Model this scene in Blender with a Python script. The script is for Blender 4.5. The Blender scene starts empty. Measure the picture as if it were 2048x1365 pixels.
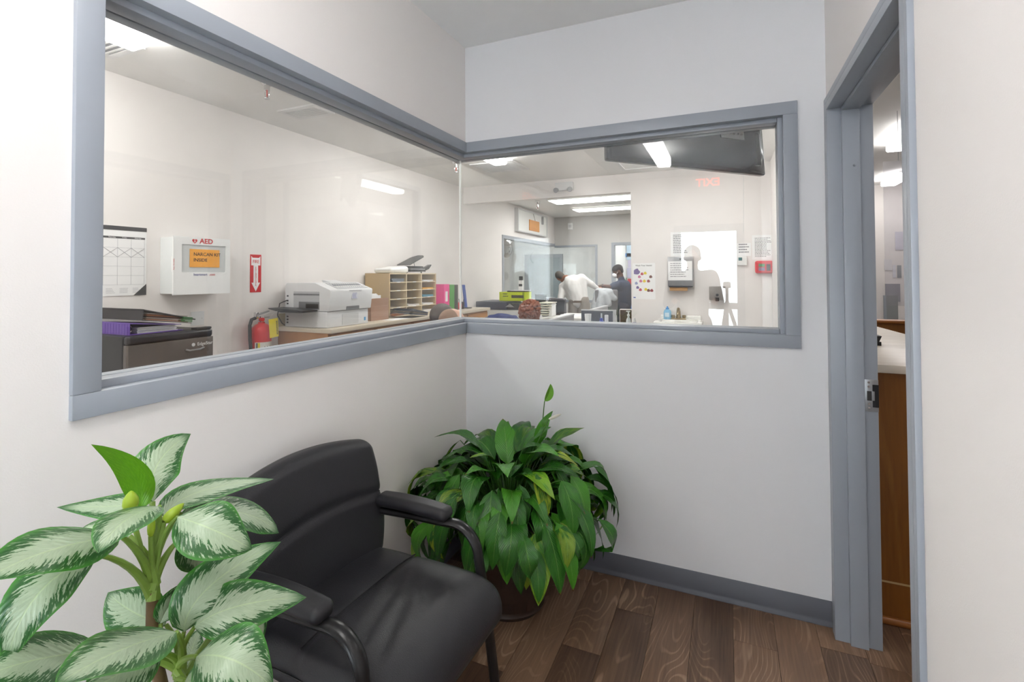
import bpy, bmesh, math, random
from mathutils import Vector, Matrix
from mathutils import noise as mnoise
random.seed(7)
sc = bpy.context.scene
COL = sc.collection
PI = math.pi

# ---------------------------------------------------------------- camera
F_PX, PPY = 985.51, 532.88
YAW, PITCH, ROLL = 0.411005, 0.018992, -0.004966
CAM = Vector((1.3384, -2.4242, 1.46))
FW = Vector((-math.sin(YAW)*math.cos(PITCH), math.cos(YAW)*math.cos(PITCH), math.sin(PITCH)))
_r = Vector((math.cos(YAW), math.sin(YAW), 0)); _u = _r.cross(FW)
RT = _r*math.cos(ROLL) + _u*math.sin(ROLL)
UP = -_r*math.sin(ROLL) + _u*math.cos(ROLL)
cam = bpy.data.cameras.new('camera'); cam_o = bpy.data.objects.new('camera', cam); COL.objects.link(cam_o)
m = Matrix((RT, UP, -FW)).transposed().to_4x4(); m.translation = CAM; cam_o.matrix_world = m
cam.sensor_width = 36; cam.lens = F_PX/2048*36; cam.shift_y = -(682.5-PPY)/2048; cam.clip_start = .02
sc.camera = cam_o
def at(px, py, ax, val):            # the point on the plane axis=val that the photograph shows at a pixel
    d = FW + RT*((px-1024)/F_PX) - UP*((py-PPY)/F_PX)
    return CAM + d*((val-CAM[ax])/d[ax])
X, Y, Z = 0, 1, 2

# ---------------------------------------------------------------- world, exposure
EXPO = 1.0
sc.view_settings.view_transform = 'Standard'; sc.view_settings.look = 'None'
sc.view_settings.gamma = 1; sc.view_settings.use_curve_mapping = False; sc.view_settings.exposure = EXPO
w = bpy.data.worlds.new('sky'); sc.world = w; w.use_nodes = True
bg = w.node_tree.nodes['Background']; bg.inputs[0].default_value = (.86, .93, 1, 1); bg.inputs[1].default_value = 9.0
LAMP_LOBBY, LAMP_OFFICE, LAMP_FAR, LAMP_HALL = 8.6, 16.5, 9, 9.5

# ---------------------------------------------------------------- materials
def s2l(c):
    c = c/255.0
    return c/12.92 if c <= .04045 else ((c+.055)/1.055)**2.4
def rgb(r, g, b): return (s2l(r), s2l(g), s2l(b), 1)
MATS = {}
def mat(name, col, rough=.5, metal=0.0, var=0.0, vscale=8.0, bump=0.0, bscale=120.0, spec=.5, coat=0.0, emit=0.0, trans=0.0, coords='Object', stretch=(1,1,1), sss=0.0):
    if name in MATS: return MATS[name]
    M = bpy.data.materials.new(name); M.use_nodes = True; MATS[name] = M
    nt = M.node_tree; b = nt.nodes['Principled BSDF']
    c = rgb(*col)
    b.inputs['Base Color'].default_value = c; b.inputs['Roughness'].default_value = rough
    b.inputs['Metallic'].default_value = metal; b.inputs['Specular IOR Level'].default_value = spec
    b.inputs['Coat Weight'].default_value = coat
    if trans: b.inputs['Transmission Weight'].default_value = trans
    if sss: b.inputs['Subsurface Weight'].default_value = sss; b.inputs['Subsurface Radius'].default_value = (.01,.004,.002)
    if emit:
        b.inputs['Emission Color'].default_value = c; b.inputs['Emission Strength'].default_value = emit
    tc = nt.nodes.new('ShaderNodeTexCoord'); mp = nt.nodes.new('ShaderNodeMapping')
    nt.links.new(tc.outputs[coords], mp.inputs[0]); mp.inputs['Scale'].default_value = stretch
    if True:
        n = nt.nodes.new('ShaderNodeTexNoise'); n.inputs['Scale'].default_value = vscale; n.inputs['Detail'].default_value = 4
        nt.links.new(mp.outputs[0], n.inputs['Vector'])
        mx = nt.nodes.new('ShaderNodeMix'); mx.data_type = 'RGBA'
        v = max(var, .02)
        mx.inputs[6].default_value = tuple(max(0, x*(1-v)) for x in c[:3])+(1,)
        mx.inputs[7].default_value = tuple(min(1, x*(1+v)) for x in c[:3])+(1,)
        nt.links.new(n.outputs[0], mx.inputs[0]); nt.links.new(mx.outputs[2], b.inputs['Base Color'])
    if bump:
        n2 = nt.nodes.new('ShaderNodeTexNoise'); n2.inputs['Scale'].default_value = bscale; n2.inputs['Detail'].default_value = 3
        nt.links.new(mp.outputs[0], n2.inputs['Vector'])
        bp = nt.nodes.new('ShaderNodeBump'); bp.inputs['Strength'].default_value = bump; bp.inputs['Distance'].default_value = .004
        nt.links.new(n2.outputs[0], bp.inputs['Height']); nt.links.new(bp.outputs[0], b.inputs['Normal'])
    return M

def wood(name, dark, light, rough=.4, sx=14., sy=1.2, sz=14., line=None, lines=36., bump=.15, rnd=True, coat=0.0):
    M = bpy.data.materials.new(name); M.use_nodes = True; MATS[name] = M
    nt = M.node_tree; N = nt.nodes.new; L = nt.links.new; b = nt.nodes['Principled BSDF']
    tc = N('ShaderNodeTexCoord'); oi = N('ShaderNodeObjectInfo')
    add = N('ShaderNodeVectorMath'); add.operation = 'ADD'
    ml = N('ShaderNodeMath'); ml.operation = 'MULTIPLY'; ml.inputs[1].default_value = 37.0 if rnd else 0
    L(oi.outputs['Random'], ml.inputs[0]); L(tc.outputs['Object'], add.inputs[0]); L(ml.outputs[0], add.inputs[1])
    mp = N('ShaderNodeMapping'); L(add.outputs[0], mp.inputs[0]); mp.inputs['Scale'].default_value = (sx*.25, sy*.5, sz*.25)
    n1 = N('ShaderNodeTexNoise'); n1.inputs['Scale'].default_value = 1.6; n1.inputs['Detail'].default_value = 1.2; n1.inputs['Roughness'].default_value = .4
    L(mp.outputs[0], n1.inputs['Vector'])
    sn = N('ShaderNodeMath'); sn.operation = 'MULTIPLY'; sn.inputs[1].default_value = lines*2.2; L(n1.outputs[0], sn.inputs[0])
    si = N('ShaderNodeMath'); si.operation = 'SINE'; L(sn.outputs[0], si.inputs[0])
    mp2 = N('ShaderNodeMapping'); L(add.outputs[0], mp2.inputs[0]); mp2.inputs['Scale'].default_value = (sx*9, sy*3, sz*9)
    n2 = N('ShaderNodeTexNoise'); n2.inputs['Scale'].default_value = 1.0; n2.inputs['Detail'].default_value = 5; L(mp2.outputs[0], n2.inputs['Vector'])
    mp3 = N('ShaderNodeMapping'); L(add.outputs[0], mp3.inputs[0]); mp3.inputs['Scale'].default_value = (sx*.35, sy*.8, sz*.35)
    n3 = N('ShaderNodeTexNoise'); n3.inputs['Scale'].default_value = 1.0; n3.inputs['Detail'].default_value = 2; L(mp3.outputs[0], n3.inputs['Vector'])
    mixf = N('ShaderNodeMath'); mixf.operation = 'ADD'
    a1 = N('ShaderNodeMath'); a1.operation = 'MULTIPLY'; a1.inputs[1].default_value = .55; L(n2.outputs[0], a1.inputs[0])
    a2 = N('ShaderNodeMath'); a2.operation = 'MULTIPLY'; a2.inputs[1].default_value = .75; L(n3.outputs[0], a2.inputs[0])
    L(a1.outputs[0], mixf.inputs[0]); L(a2.outputs[0], mixf.inputs[1])
    orr = N('ShaderNodeMath'); orr.operation = 'MULTIPLY_ADD'; orr.inputs[1].default_value = .35; L(oi.outputs['Random'], orr.inputs[0]); L(mixf.outputs[0], orr.inputs[2])
    rp = N('ShaderNodeMapRange'); rp.inputs[1].default_value = .42; rp.inputs[2].default_value = 1.15; L(orr.outputs[0] if rnd else mixf.outputs[0], rp.inputs[0])
    mx = N('ShaderNodeMix'); mx.data_type = 'RGBA'; mx.inputs[6].default_value = rgb(*dark); mx.inputs[7].default_value = rgb(*light); L(rp.outputs[0], mx.inputs[0])
    out = mx.outputs[2]
    if line:
        rg = N('ShaderNodeMapRange'); rg.inputs[1].default_value = .62; rg.inputs[2].default_value = 1.0; L(si.outputs[0], rg.inputs[0])
        gate = N('ShaderNodeMapRange'); gate.inputs[1].default_value = .40; gate.inputs[2].default_value = .62; gate.inputs[4].default_value = .75; L(n3.outputs[0], gate.inputs[0])
        g2 = N('ShaderNodeMath'); g2.operation = 'MULTIPLY'; L(rg.outputs[0], g2.inputs[0]); L(gate.outputs[0], g2.inputs[1])
        g3 = N('ShaderNodeMath'); g3.operation = 'MULTIPLY'; L(g2.outputs[0], g3.inputs[0]); L(n2.outputs[0], g3.inputs[1])
        mx2 = N('ShaderNodeMix'); mx2.data_type = 'RGBA'; mx2.inputs[7].default_value = rgb(*line); L(out, mx2.inputs[6]); L(g3.outputs[0], mx2.inputs[0]); out = mx2.outputs[2]
    L(out, b.inputs['Base Color']); b.inputs['Roughness'].default_value = rough; b.inputs['Coat Weight'].default_value = coat
    bp = N('ShaderNodeBump'); bp.inputs['Strength'].default_value = bump; bp.inputs['Distance'].default_value = .002; L(n2.outputs[0], bp.inputs['Height']); L(bp.outputs[0], b.inputs['Normal'])
    return M

def glass_mat(name, tint=(.97,.985,.98), f0=.045, haze=0.0):
    M = bpy.data.materials.new(name); M.use_nodes = True; MATS[name] = M
    nt = M.node_tree; nt.nodes.clear(); N = nt.nodes.new; L = nt.links.new
    o = N('ShaderNodeOutputMaterial'); t = N('ShaderNodeBsdfTransparent'); t.inputs[0].default_value = (*tint, 1)
    g = N('ShaderNodeBsdfGlossy'); g.inputs['Roughness'].default_value = 0.0; g.inputs[0].default_value = (1,1,1,1)
    lw = N('ShaderNodeLayerWeight'); lw.inputs['Blend'].default_value = .5
    pw = N('ShaderNodeMath'); pw.operation = 'POWER'; pw.inputs[1].default_value = 5; L(lw.outputs['Facing'], pw.inputs[0])
    ma = N('ShaderNodeMath'); ma.operation = 'MULTIPLY_ADD'; ma.inputs[1].default_value = 1-f0; ma.inputs[2].default_value = f0; L(pw.outputs[0], ma.inputs[0])
    mx = N('ShaderNodeMixShader'); L(ma.outputs[0], mx.inputs[0]); L(t.outputs[0], mx.inputs[1]); L(g.outputs[0], mx.inputs[2])
    last = mx
    if haze:
        d = N('ShaderNodeBsdfDiffuse'); d.inputs[0].default_value = (.9,.9,.9,1)
        tc = N('ShaderNodeTexCoord'); n = N('ShaderNodeTexNoise'); n.inputs['Scale'].default_value = 2.2; n.inputs['Detail'].default_value = 6; L(tc.outputs['Object'], n.inputs['Vector'])
        mr = N('ShaderNodeMapRange'); mr.inputs[1].default_value = .42; mr.inputs[2].default_value = .75; mr.inputs[4].default_value = haze; L(n.outputs[0], mr.inputs[0])
        m2 = N('ShaderNodeMixShader'); L(mr.outputs[0], m2.inputs[0]); L(mx.outputs[0], m2.inputs[1]); L(d.outputs[0], m2.inputs[2]); last = m2
    L(last.outputs[0], o.inputs[0]); return M

def emit_mat(name, col, strength):
    M = bpy.data.materials.new(name); M.use_nodes = True; MATS[name] = M
    nt = M.node_tree; nt.nodes.clear(); o = nt.nodes.new('ShaderNodeOutputMaterial'); e = nt.nodes.new('ShaderNodeEmission')
    e.inputs[0].default_value = rgb(*col); e.inputs[1].default_value = strength; nt.links.new(e.outputs[0], o.inputs[0]); return M

WALL = mat('wall_paint', (234,229.5,227), .62, var=.02, vscale=1.5, bump=.10, bscale=260)
WALLB = mat('wall_paint_daylit', (225,225,228), .62, var=.02, vscale=1.5, bump=.10, bscale=260)  # same wall paint, with the cool daylight on the back wall put into its colour
CEIL = mat('ceiling_paint', (244,244,244), .8, var=.02, bump=.05, bscale=300)
CEIL2 = mat('office_ceiling_paint', (236,235,233), .8, var=.02, bump=.05, bscale=300)
FRAME = mat('blue_grey_frame_paint', (153,159,168), .34, var=.04, vscale=5, bump=.03, bscale=90)
BASE = mat('slate_vinyl_base', (82,83,91), .42, var=.05, vscale=12)
WHITE = mat('white_plastic', (238,238,236), .4)
PAPER = mat('paper_white', (243,243,243), .8)
INK = mat('ink_black', (45,45,48), .7)
INKG = mat('ink_grey', (130,130,135), .7)
BLACK = mat('black_plastic', (24,24,26), .38)
DARK = mat('dark_grey_plastic', (58,60,64), .45)
GREYP = mat('light_grey_plastic', (208,209,210), .45)
GREYD = mat('mid_grey_plastic', (150,151,153), .5)  # plain mid grey for shelf, lamp heads and small parts
CHROME = mat('chrome', (215,215,215), .16, metal=1)
STEEL = mat('brushed_steel', (178,179,181), .32, metal=.9, var=.06, vscale=30)
RED = mat('red_paint', (200,30,34), .35)
PLANK = wood('brown_oak_vinyl_plank', (70,51,40), (140,110,86), .42, sx=15, sy=1.7, sz=15, line=(196,166,138), lines=84, bump=.25)
OAK = wood('honey_oak', (150,98,50), (205,150,92), .42, sx=12, sy=1.2, sz=12, bump=.08)
OAKZ = wood('honey_oak_vertical', (150,98,50), (200,146,90), .42, sx=12, sy=12, sz=1.0, bump=.08)
DESKW = wood('amber_plywood', (112,66,18), (156,98,36), .38, sx=9, sy=9, sz=.8, line=(176,118,54), lines=26, bump=.05)
GLASS = glass_mat('window_glass', haze=.07)

# ---------------------------------------------------------------- mesh helpers
class MB:
    def __init__(s): s.v = []; s.f = []; s.uv = None
    def add(s, vs, fs):
        o = len(s.v); s.v += [Vector(p) for p in vs]; s.f += [tuple(i+o for i in f) for f in fs]; return s
    def box(s, x0, x1, y0, y1, z0, z1):
        if x0 > x1: x0, x1 = x1, x0
        if y0 > y1: y0, y1 = y1, y0
        if z0 > z1: z0, z1 = z1, z0
        return s.add([(x0,y0,z0),(x1,y0,z0),(x1,y1,z0),(x0,y1,z0),(x0,y0,z1),(x1,y0,z1),(x1,y1,z1),(x0,y1,z1)],
                     [(0,3,2,1),(4,5,6,7),(0,1,5,4),(1,2,6,5),(2,3,7,6),(3,0,4,7)])
    def prism(s, poly, a, b, ax=2):      # polygon in the two other axes, extruded along ax from a to b
        n = len(poly)
        def P(p, h):
            if ax == 2: return (p[0], p[1], h)
            if ax == 1: return (p[0], h, p[1])
            return (h, p[0], p[1])
        vs = [P(p, a) for p in poly]+[P(p, b) for p in poly]
        return s.add(vs, [tuple(range(n))[::-1], tuple(range(n, 2*n))]+[(i, (i+1) % n, n+(i+1) % n, n+i) for i in range(n)])
    def cone(s, p0, p1, r0, r1, seg=14, cap=True):
        p0, p1 = Vector(p0), Vector(p1); d = (p1-p0).normalized()
        a = d.orthogonal().normalized(); b = d.cross(a)
        vs = []
        for p, r in ((p0, r0), (p1, r1)):
            for i in range(seg):
                t = 2*PI*i/seg; vs.append(p+(a*math.cos(t)+b*math.sin(t))*r)
        fs = [(i, (i+1) % seg, seg+(i+1) % seg, seg+i) for i in range(seg)]
        if cap: fs += [tuple(range(seg))[::-1], tuple(range(seg, 2*seg))]
        return s.add(vs, fs)
    def cyl(s, p0, p1, r, seg=14): return s.cone(p0, p1, r, r, seg)
    def tube(s, pts, r, seg=10, flat=None, up=None):   # r number or list; flat=(ra, rb) elliptical section
        pts = [Vector(p) for p in pts]; n = len(pts); vs = []; fs = []
        a = None
        for i, p in enumerate(pts):
            d = (pts[min(i+1, n-1)]-pts[max(i-1, 0)]).normalized()
            if a is None: a = (Vector(up) if up else d.orthogonal()); 
            a = (a-d*a.dot(d)).normalized(); b = d.cross(a)
            rr = r[i] if isinstance(r, (list, tuple)) else r
            ra, rb = (flat[0]*rr, flat[1]*rr) if flat else (rr, rr)
            for k in range(seg):
                t = 2*PI*k/seg; vs.append(p+a*(math.cos(t)*ra)+b*(math.sin(t)*rb))
        for i in range(n-1):
            for k in range(seg):
                fs.append((i*seg+k, i*seg+(k+1) % seg, (i+1)*seg+(k+1) % seg, (i+1)*seg+k))
        fs += [tuple(range(seg))[::-1], tuple(range((n-1)*seg, n*seg))]
        return s.add(vs, fs)
    def lathe(s, prof, c=(0,0,0), seg=28, axis=None):   # prof list of (r, z)
        c = Vector(c); vs = []; fs = []
        d = Vector(axis).normalized() if axis else Vector((0,0,1)); a = Vector((1,0,0)) if not axis else d.orthogonal().normalized(); b = d.cross(a)
        for r, z in prof:
            for k in range(seg):
                t = 2*PI*k/seg; vs.append(c+d*z+(a*math.cos(t)+b*math.sin(t))*max(r, 1e-5))
        for i in range(len(prof)-1):
            for k in range(seg):
                fs.append((i*seg+k, i*seg+(k+1) % seg, (i+1)*seg+(k+1) % seg, (i+1)*seg+k))
        if prof[0][0] > 1e-4: fs.append(tuple(range(seg))[::-1])
        if prof[-1][0] > 1e-4: fs.append(tuple(range((len(prof)-1)*seg, len(prof)*seg)))
        return s.add(vs, fs)
    def ball(s, c, rx, ry=None, rz=None, seg=16, rings=10, rot=None):
        ry = rx if ry is None else ry; rz = rx if rz is None else rz; c = Vector(c); vs = []; fs = []
        for i in range(rings+1):
            p = PI*i/rings
            for k in range(seg):
                t = 2*PI*k/seg
                q = Vector((rx*math.sin(p)*math.cos(t), ry*math.sin(p)*math.sin(t), -rz*math.cos(p)))
                if rot is not None: q = rot @ q
                vs.append(c+q)
        for i in range(rings):
            for k in range(seg):
                fs.append((i*seg+k, i*seg+(k+1) % seg, (i+1)*seg+(k+1) % seg, (i+1)*seg+k))
        return s.add(vs, fs)
    def rbox(s, c, h, r, k=3, mid=1, fn=None):
        def line(H):
            R = min(r, H*.999); inner = H-R
            lo = [-inner-R*math.tan(PI/4*(k-i)/k) for i in range(k)]
            ms = [-inner+2*inner*i/max(1, mid) for i in range(mid+1)]
            return lo+ms+[-q for q in lo[::-1]]
        ax = [line(h[0]), line(h[1]), line(h[2])]; idx = {}; vs = []; fs = []
        def vert(p):
            inner = Vector([max(-(h[i]-min(r, h[i]*.999)), min(h[i]-min(r, h[i]*.999), p[i])) for i in range(3)])
            d = Vector(p)-inner
            q = inner+d.normalized()*r if d.length > 1e-9 else Vector(p)
            q = Vector([max(-h[i], min(h[i], q[i])) for i in range(3)])
            key = tuple(round(t, 6) for t in p)
            if key not in idx:
                if fn: q = Vector(fn(q))
                idx[key] = len(vs); vs.append(q+Vector(c))
            return idx[key]
        for a in range(3):
            b, d = (a+1) % 3, (a+2) % 3
            for sgn in (-1, 1):
                for i in range(len(ax[b])-1):
                    for j in range(len(ax[d])-1):
                        quad = []
                        for ii, jj in ((i,j),(i+1,j),(i+1,j+1),(i,j+1)):
                            p = [0,0,0]; p[a] = sgn*h[a]; p[b] = ax[b][ii]; p[d] = ax[d][jj]; quad.append(vert(p))
                        if sgn < 0: quad = quad[::-1]
                        if len(set(quad)) == 4: fs.append(tuple(quad))
        return s.add(vs, fs)
    def grid(s, fn, nu, nv):
        vs = [fn(i/nu, j/nv) for i in range(nu+1) for j in range(nv+1)]
        return s.add(vs, [(i*(nv+1)+j, (i+1)*(nv+1)+j, (i+1)*(nv+1)+j+1, i*(nv+1)+j+1) for i in range(nu) for j in range(nv)])
    def xf(s, M):
        s.v = [M @ p for p in s.v]; return s
    def mesh(s, name):
        me = bpy.data.meshes.new(name); me.from_pydata([tuple(p) for p in s.v], [], s.f)
        if s.uv:
            l = me.uv_layers.new(name='UVMap')
            for poly in me.polygons:
                for li in poly.loop_indices: l.data[li].uv = s.uv[me.loops[li].vertex_index]
        return me
    def build(s, name, material, parent=None, smooth=False, bevel=0.0, world=True, fixn=True, angle=40):
        off = Vector((0,0,0))
        if parent is not None and world: off = wloc(parent)
        if off.length: s.v = [p-off for p in s.v]
        me = s.mesh(name)
        if fixn or bevel:
            bm = bmesh.new(); bm.from_mesh(me)
            if fixn: bmesh.ops.recalc_face_normals(bm, faces=bm.faces)
            if bevel:
                es = [e for e in bm.edges if len(e.link_faces) == 2 and e.calc_face_angle(0) > .5]
                bmesh.ops.bevel(bm, geom=es, offset=bevel, segments=2, affect='EDGES', profile=.6, clamp_overlap=True)
            bm.to_mesh(me); bm.free()
        if smooth or bevel:
            for p in me.polygons: p.use_smooth = True
            try: me.set_sharp_from_angle(angle=math.radians(angle if smooth else 30))
            except Exception: pass
        me.materials.append(material)
        o = bpy.data.objects.new(name, me); COL.objects.link(o)
        if parent is not None: o.parent = parent
        return o
def wloc(o):
    p = Vector(o.location)
    return p+(wloc(o.parent) if o.parent else Vector((0,0,0)))
def tag(o, label=None, cat=None, group=None, kind=None):
    if label: o['label'] = label
    if cat: o['category'] = cat
    if group: o['group'] = group
    if kind: o['kind'] = kind
    return o
def thing(name, loc, label, cat, group=None, rz=0.0):
    o = bpy.data.objects.new(name, None); COL.objects.link(o); o.location = loc; o.rotation_euler = (0,0,rz); o.empty_display_size = .05
    return tag(o, label, cat, group)
def struct(o): o['kind'] = 'structure'; return o
def sthing(name, loc):
    o = bpy.data.objects.new(name, None); COL.objects.link(o); o.location = loc; o.empty_display_size = .05; o['kind'] = 'structure'; return o
def B(*a): return MB().box(*a)
def organic(mb, name, material, parent, voxel=.012, it=4, world=True, fac=.5, disp=None):
    o = mb.build(name, material, parent, smooth=True, world=world)
    md = o.modifiers.new('r', 'REMESH'); md.mode = 'VOXEL'; md.voxel_size = voxel
    sm = o.modifiers.new('s', 'SMOOTH'); sm.iterations = it; sm.factor = fac
    dg = bpy.context.evaluated_depsgraph_get(); me = bpy.data.meshes.new_from_object(o.evaluated_get(dg))
    o.modifiers.clear(); old = o.data; o.data = me; bpy.data.meshes.remove(old); me.name = name
    if not me.materials: me.materials.append(material)
    if disp:
        for v in me.vertices: v.co = disp(v.co, v.normal)
    for p in me.polygons: p.use_smooth = True
    return o
def text(name, body, size, M, material, parent=None, align='CENTER', bold=0.0, xs=1.0):
    cu = bpy.data.curves.new('t', 'FONT'); cu.body = body; cu.size = size; cu.align_x = align; cu.align_y = 'CENTER'; cu.extrude = .0004; cu.offset = bold*size; cu.resolution_u = 3
    to = bpy.data.objects.new('t', cu); COL.objects.link(to)
    dg = bpy.context.evaluated_depsgraph_get(); me = bpy.data.meshes.new_from_object(to.evaluated_get(dg))
    bpy.data.objects.remove(to); bpy.data.curves.remove(cu)
    off = wloc(parent) if parent else Vector((0,0,0))
    for v in me.vertices: v.co = (M @ Vector((v.co.x*xs, v.co.y, v.co.z)))-off
    me.materials.clear(); me.materials.append(material); me.name = name
    o = bpy.data.objects.new(name, me); COL.objects.link(o)
    if parent: o.parent = parent
    return o
def onL(x, y, z):   # frame for flat things on a wall that faces +x
    return Matrix(((0,0,1,x),(1,0,0,y),(0,1,0,z),(0,0,0,1)))
def onP(x, y, z):   # on a wall that faces -y
    return Matrix(((1,0,0,x),(0,0,-1,y),(0,1,0,z),(0,0,0,1)))
def printlines(mb, M, x0, x1, y0, n, dy, h, seed=0, ragged=.35):
    rr = random.Random(seed)
    for i in range(n):
        yy = y0-i*dy; xe = x1-(x1-x0)*ragged*rr.random(); xx = x0
        while xx < xe-.003:
            ww = min(xe-xx, (x1-x0)*(.06+.1*rr.random()))
            mb.add([M @ Vector(p) for p in ((xx,yy,.0006),(xx+ww,yy,.0006),(xx+ww,yy+h,.0006),(xx,yy+h,.0006))], [(0,1,2,3)])
            xx += ww+(x1-x0)*.025
    return mb
# ================================================================ the setting
ZC, W, LA, LB = 2.745, 1.7311, 1.812, 1.6244
ZB, ZT = 1.143, 2.206
XL, YP, YF = -2.17, 3.86, 8.0
YS = -4.2
# lobby floor: a thin bed with single planks on it
fl = struct(MB().box(0, W, YS, .12, -.06, -.0065).box(W, 4.2, -2, 6.2, -.06, -.0065).build('floor', mat('floor_bed', (60,48,40), .8)))
pw = .156; plank_meshes = {}
def plank(x0, x1, y0, y1):
    key = (round(x1-x0, 4), round(y1-y0, 4))
    if key not in plank_meshes:
        me = B(-(x1-x0)/2+.0006, (x1-x0)/2-.0006, -(y1-y0)/2+.0006, (y1-y0)/2-.0006, -.0065, 0).build('plank', PLANK, None, bevel=.0007)
        plank_meshes[key] = me.data; bpy.data.objects.remove(me)
    o = bpy.data.objects.new('plank', plank_meshes[key]); COL.objects.link(o); o.parent = fl
    o.location = ((x0+x1)/2, (y0+y1)/2, 0)
xs0 = 1.345-9*pw
offs = {9: -.242, 6: -.235, 5: -.533, 7: .32, 8: -.72, 10: -.55, 4: -.1, 3: -.75, 2: -.4, 1: -.9, 0: -.2, 11: -.15}
for i in range(-1, 18):
    x0, x1 = xs0+i*pw, xs0+(i+1)*pw
    lim0, lim1 = YS, 0.0
    j0 = offs.get(i, random.uniform(-1, 0))
    if x1 <= .001: continue
    x0c, x1c = max(0, x0), x1
    if x0 < W < x1 or x0 >= W: lim0, lim1 = -1.4, 1.3
    yy = j0
    ys = [yy+k*1.22 for k in range(-5, 4)]
    for a in ys:
        a0, a1 = max(a, lim0), min(a+1.22, lim1)
        if a1-a0 > .02: plank(x0c, x1c, a0, a1)
struct(B(-.12, W+.14, YS-.1, .12, ZC, ZC+.1).build('ceiling', CEIL))
mb = MB().prism([(0,YS),(0,0),(-.12,.12),(-.12,YS)], 0, ZB+.02).prism([(0,YS),(0,0),(-.12,.12),(-.12,YS)], ZT-.02, ZC).box(-.12, 0, YS, -LA+.02, ZB+.02, ZT-.02)
struct(mb.build('wall_left', WALL))
mb = MB().prism([(0,0),(W,0),(W,.12),(-.12,.12)], 0, ZB+.02).prism([(0,0),(W,0),(W,.12),(-.12,.12)], ZT-.02, ZC).box(LB-.02, W, 0, .12, ZB+.02, ZT-.02)
struct(mb.build('wall_back', WALLB))
DY0, DY1, DZ = -.085, -1.003, 2.13     # door opening
mb = MB().box(W, W+.14, DY0+.03, .12, 0, ZC).box(W, W+.14, YS, DY1-.03, 0, ZC).box(W, W+.14, DY1-.03, DY0+.03, DZ+.03, ZC)
struct(mb.build('wall_right', WALL))
# wall behind the camera with a glazed opening to the daylight
wx0, wx1, wz0, wz1 = .70, 1.545, .10, 2.105
mb = MB().box(-.12, wx0, YS-.12, YS, 0, ZC).box(wx1, W+.14, YS-.12, YS, 0, ZC).box(wx0, wx1, YS-.12, YS, wz1, ZC).box(wx0, wx1, YS-.12, YS, 0, wz0)
struct(mb.build('wall_front', WALL))
d2 = sthing('door_2', ((wx0+wx1)/2, YS-.06, 0))
for a, b, c, d in ((wx0, wx0+.09, wz0, wz1), (wx1-.09, wx1, wz0, wz1)): B(a, b, YS-.09, YS-.03, c, d).build('door_stile', FRAME, d2)
for c, d in ((wz0, wz0+.16), (wz1-.09, wz1), (1.02, 1.10)): B(wx0+.09, wx1-.09, YS-.09, YS-.03, c, d).build('door_rail', FRAME, d2)
for c, d in ((wz0+.16, 1.02), (1.10, wz1-.09)): B(wx0+.09, wx1-.09, YS-.063, YS-.057, c, d).build('glass_pane', GLASS, d2)

# ---- cove base
def cove(name, p0, p1, nrm):     # strip with a toe, p0->p1 on the wall face, nrm out of the wall
    p0, p1, n = Vector(p0), Vector(p1), Vector(nrm); prof = [(0,.0),(.013,.0),(.013,.004),(.006,.013),(.0035,.022),(.003,.10),(.0015,.102),(0,.102)]
    vs = [p+n*a+Vector((0,0,z)) for p in (p0, p1) for a, z in prof]; k = len(prof)
    return struct(MB().add(vs, [tuple(range(k)), tuple(range(k, 2*k))]+[(i, (i+1) % k, k+(i+1) % k, k+i) for i in range(k)]).build(name, BASE, smooth=True))
cove('baseboard_back', (.013, 0, 0), (W, 0, 0), (0,-1,0))
cove('baseboard_left', (0, YS, 0), (0, 0, 0), (1,0,0))
cove('baseboard_right', (W, YS, 0), (W, -1.06, 0), (-1,0,0))

# ---- the two corner windows
FD = .056
w1 = sthing('window_1', (0, -LA/2, ZB)); w2 = sthing('window_2', (LB/2, 0, ZB))
FO, FI = .014, -.135
def A_poly(d0, d1, y0): return [(d0,y0),(d0,-d0),(d1,-d1),(d1,y0)]
def B_poly(d0, d1, x1): return [(d0,-d0),(x1,-d0),(x1,-d1),(d1,-d1)]
for z0, z1, nm in ((ZB, ZB+FD, 'frame_sill'), (ZT-FD, ZT, 'frame_head')):
    MB().prism(A_poly(FO, FI, -LA), z0, z1).build(nm, FRAME, w1, bevel=.0025)
    MB().prism(B_poly(FO, FI, LB), z0, z1).build(nm, FRAME, w2, bevel=.0025)
B(FI, FO, -LA, -LA+FD, ZB+FD, ZT-FD).build('frame_jamb', FRAME, w1, bevel=.0025)
B(LB-FD, LB, -FO, -FI, ZB+FD, ZT-FD).build('frame_jamb', FRAME, w2, bevel=.0025)
ST = .019
for z0, z1 in ((ZB+FD, ZB+FD+ST), (ZT-FD-ST, ZT-FD)):
    for d0, d1 in ((-.022, -.076), (-.084, -.125)):
        MB().prism(A_poly(d0, d1, -LA+FD+.002), z0, z1).build('glazing_stop', FRAME, w1, bevel=.0015)
        MB().prism(B_poly(d0, d1, LB-FD-ST-.0015), z0, z1).build('glazing_stop', FRAME, w2, bevel=.0015)
for d0, d1 in ((-.022, -.076), (-.084, -.125)):
    B(d1, d0, -LA+FD, -LA+FD+.001, ZB+FD+ST, ZT-FD-ST).build('glazing_stop', FRAME, w1)
    B(LB-FD-ST, LB-FD, -d0, -d1, ZB+FD, ZT-FD).build('glazing_stop', FRAME, w2, bevel=.0015)
GZ0, GZ1 = ZB+FD+.004, ZT-FD-.004
B(-.083, -.077, -LA+FD+.002, .0765, GZ0, GZ1).build('glass_pane', GLASS, w1)
B(-.083, LB-FD-.003, .077, .083, GZ0, GZ1).build('glass_pane', GLASS, w2)
B(-.0845, -.0755, .0755, .0845, ZB+FD+ST, ZT-FD-ST).build('corner_sealant', mat('clear_sealant', (226,228,226), .3), w1)

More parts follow.
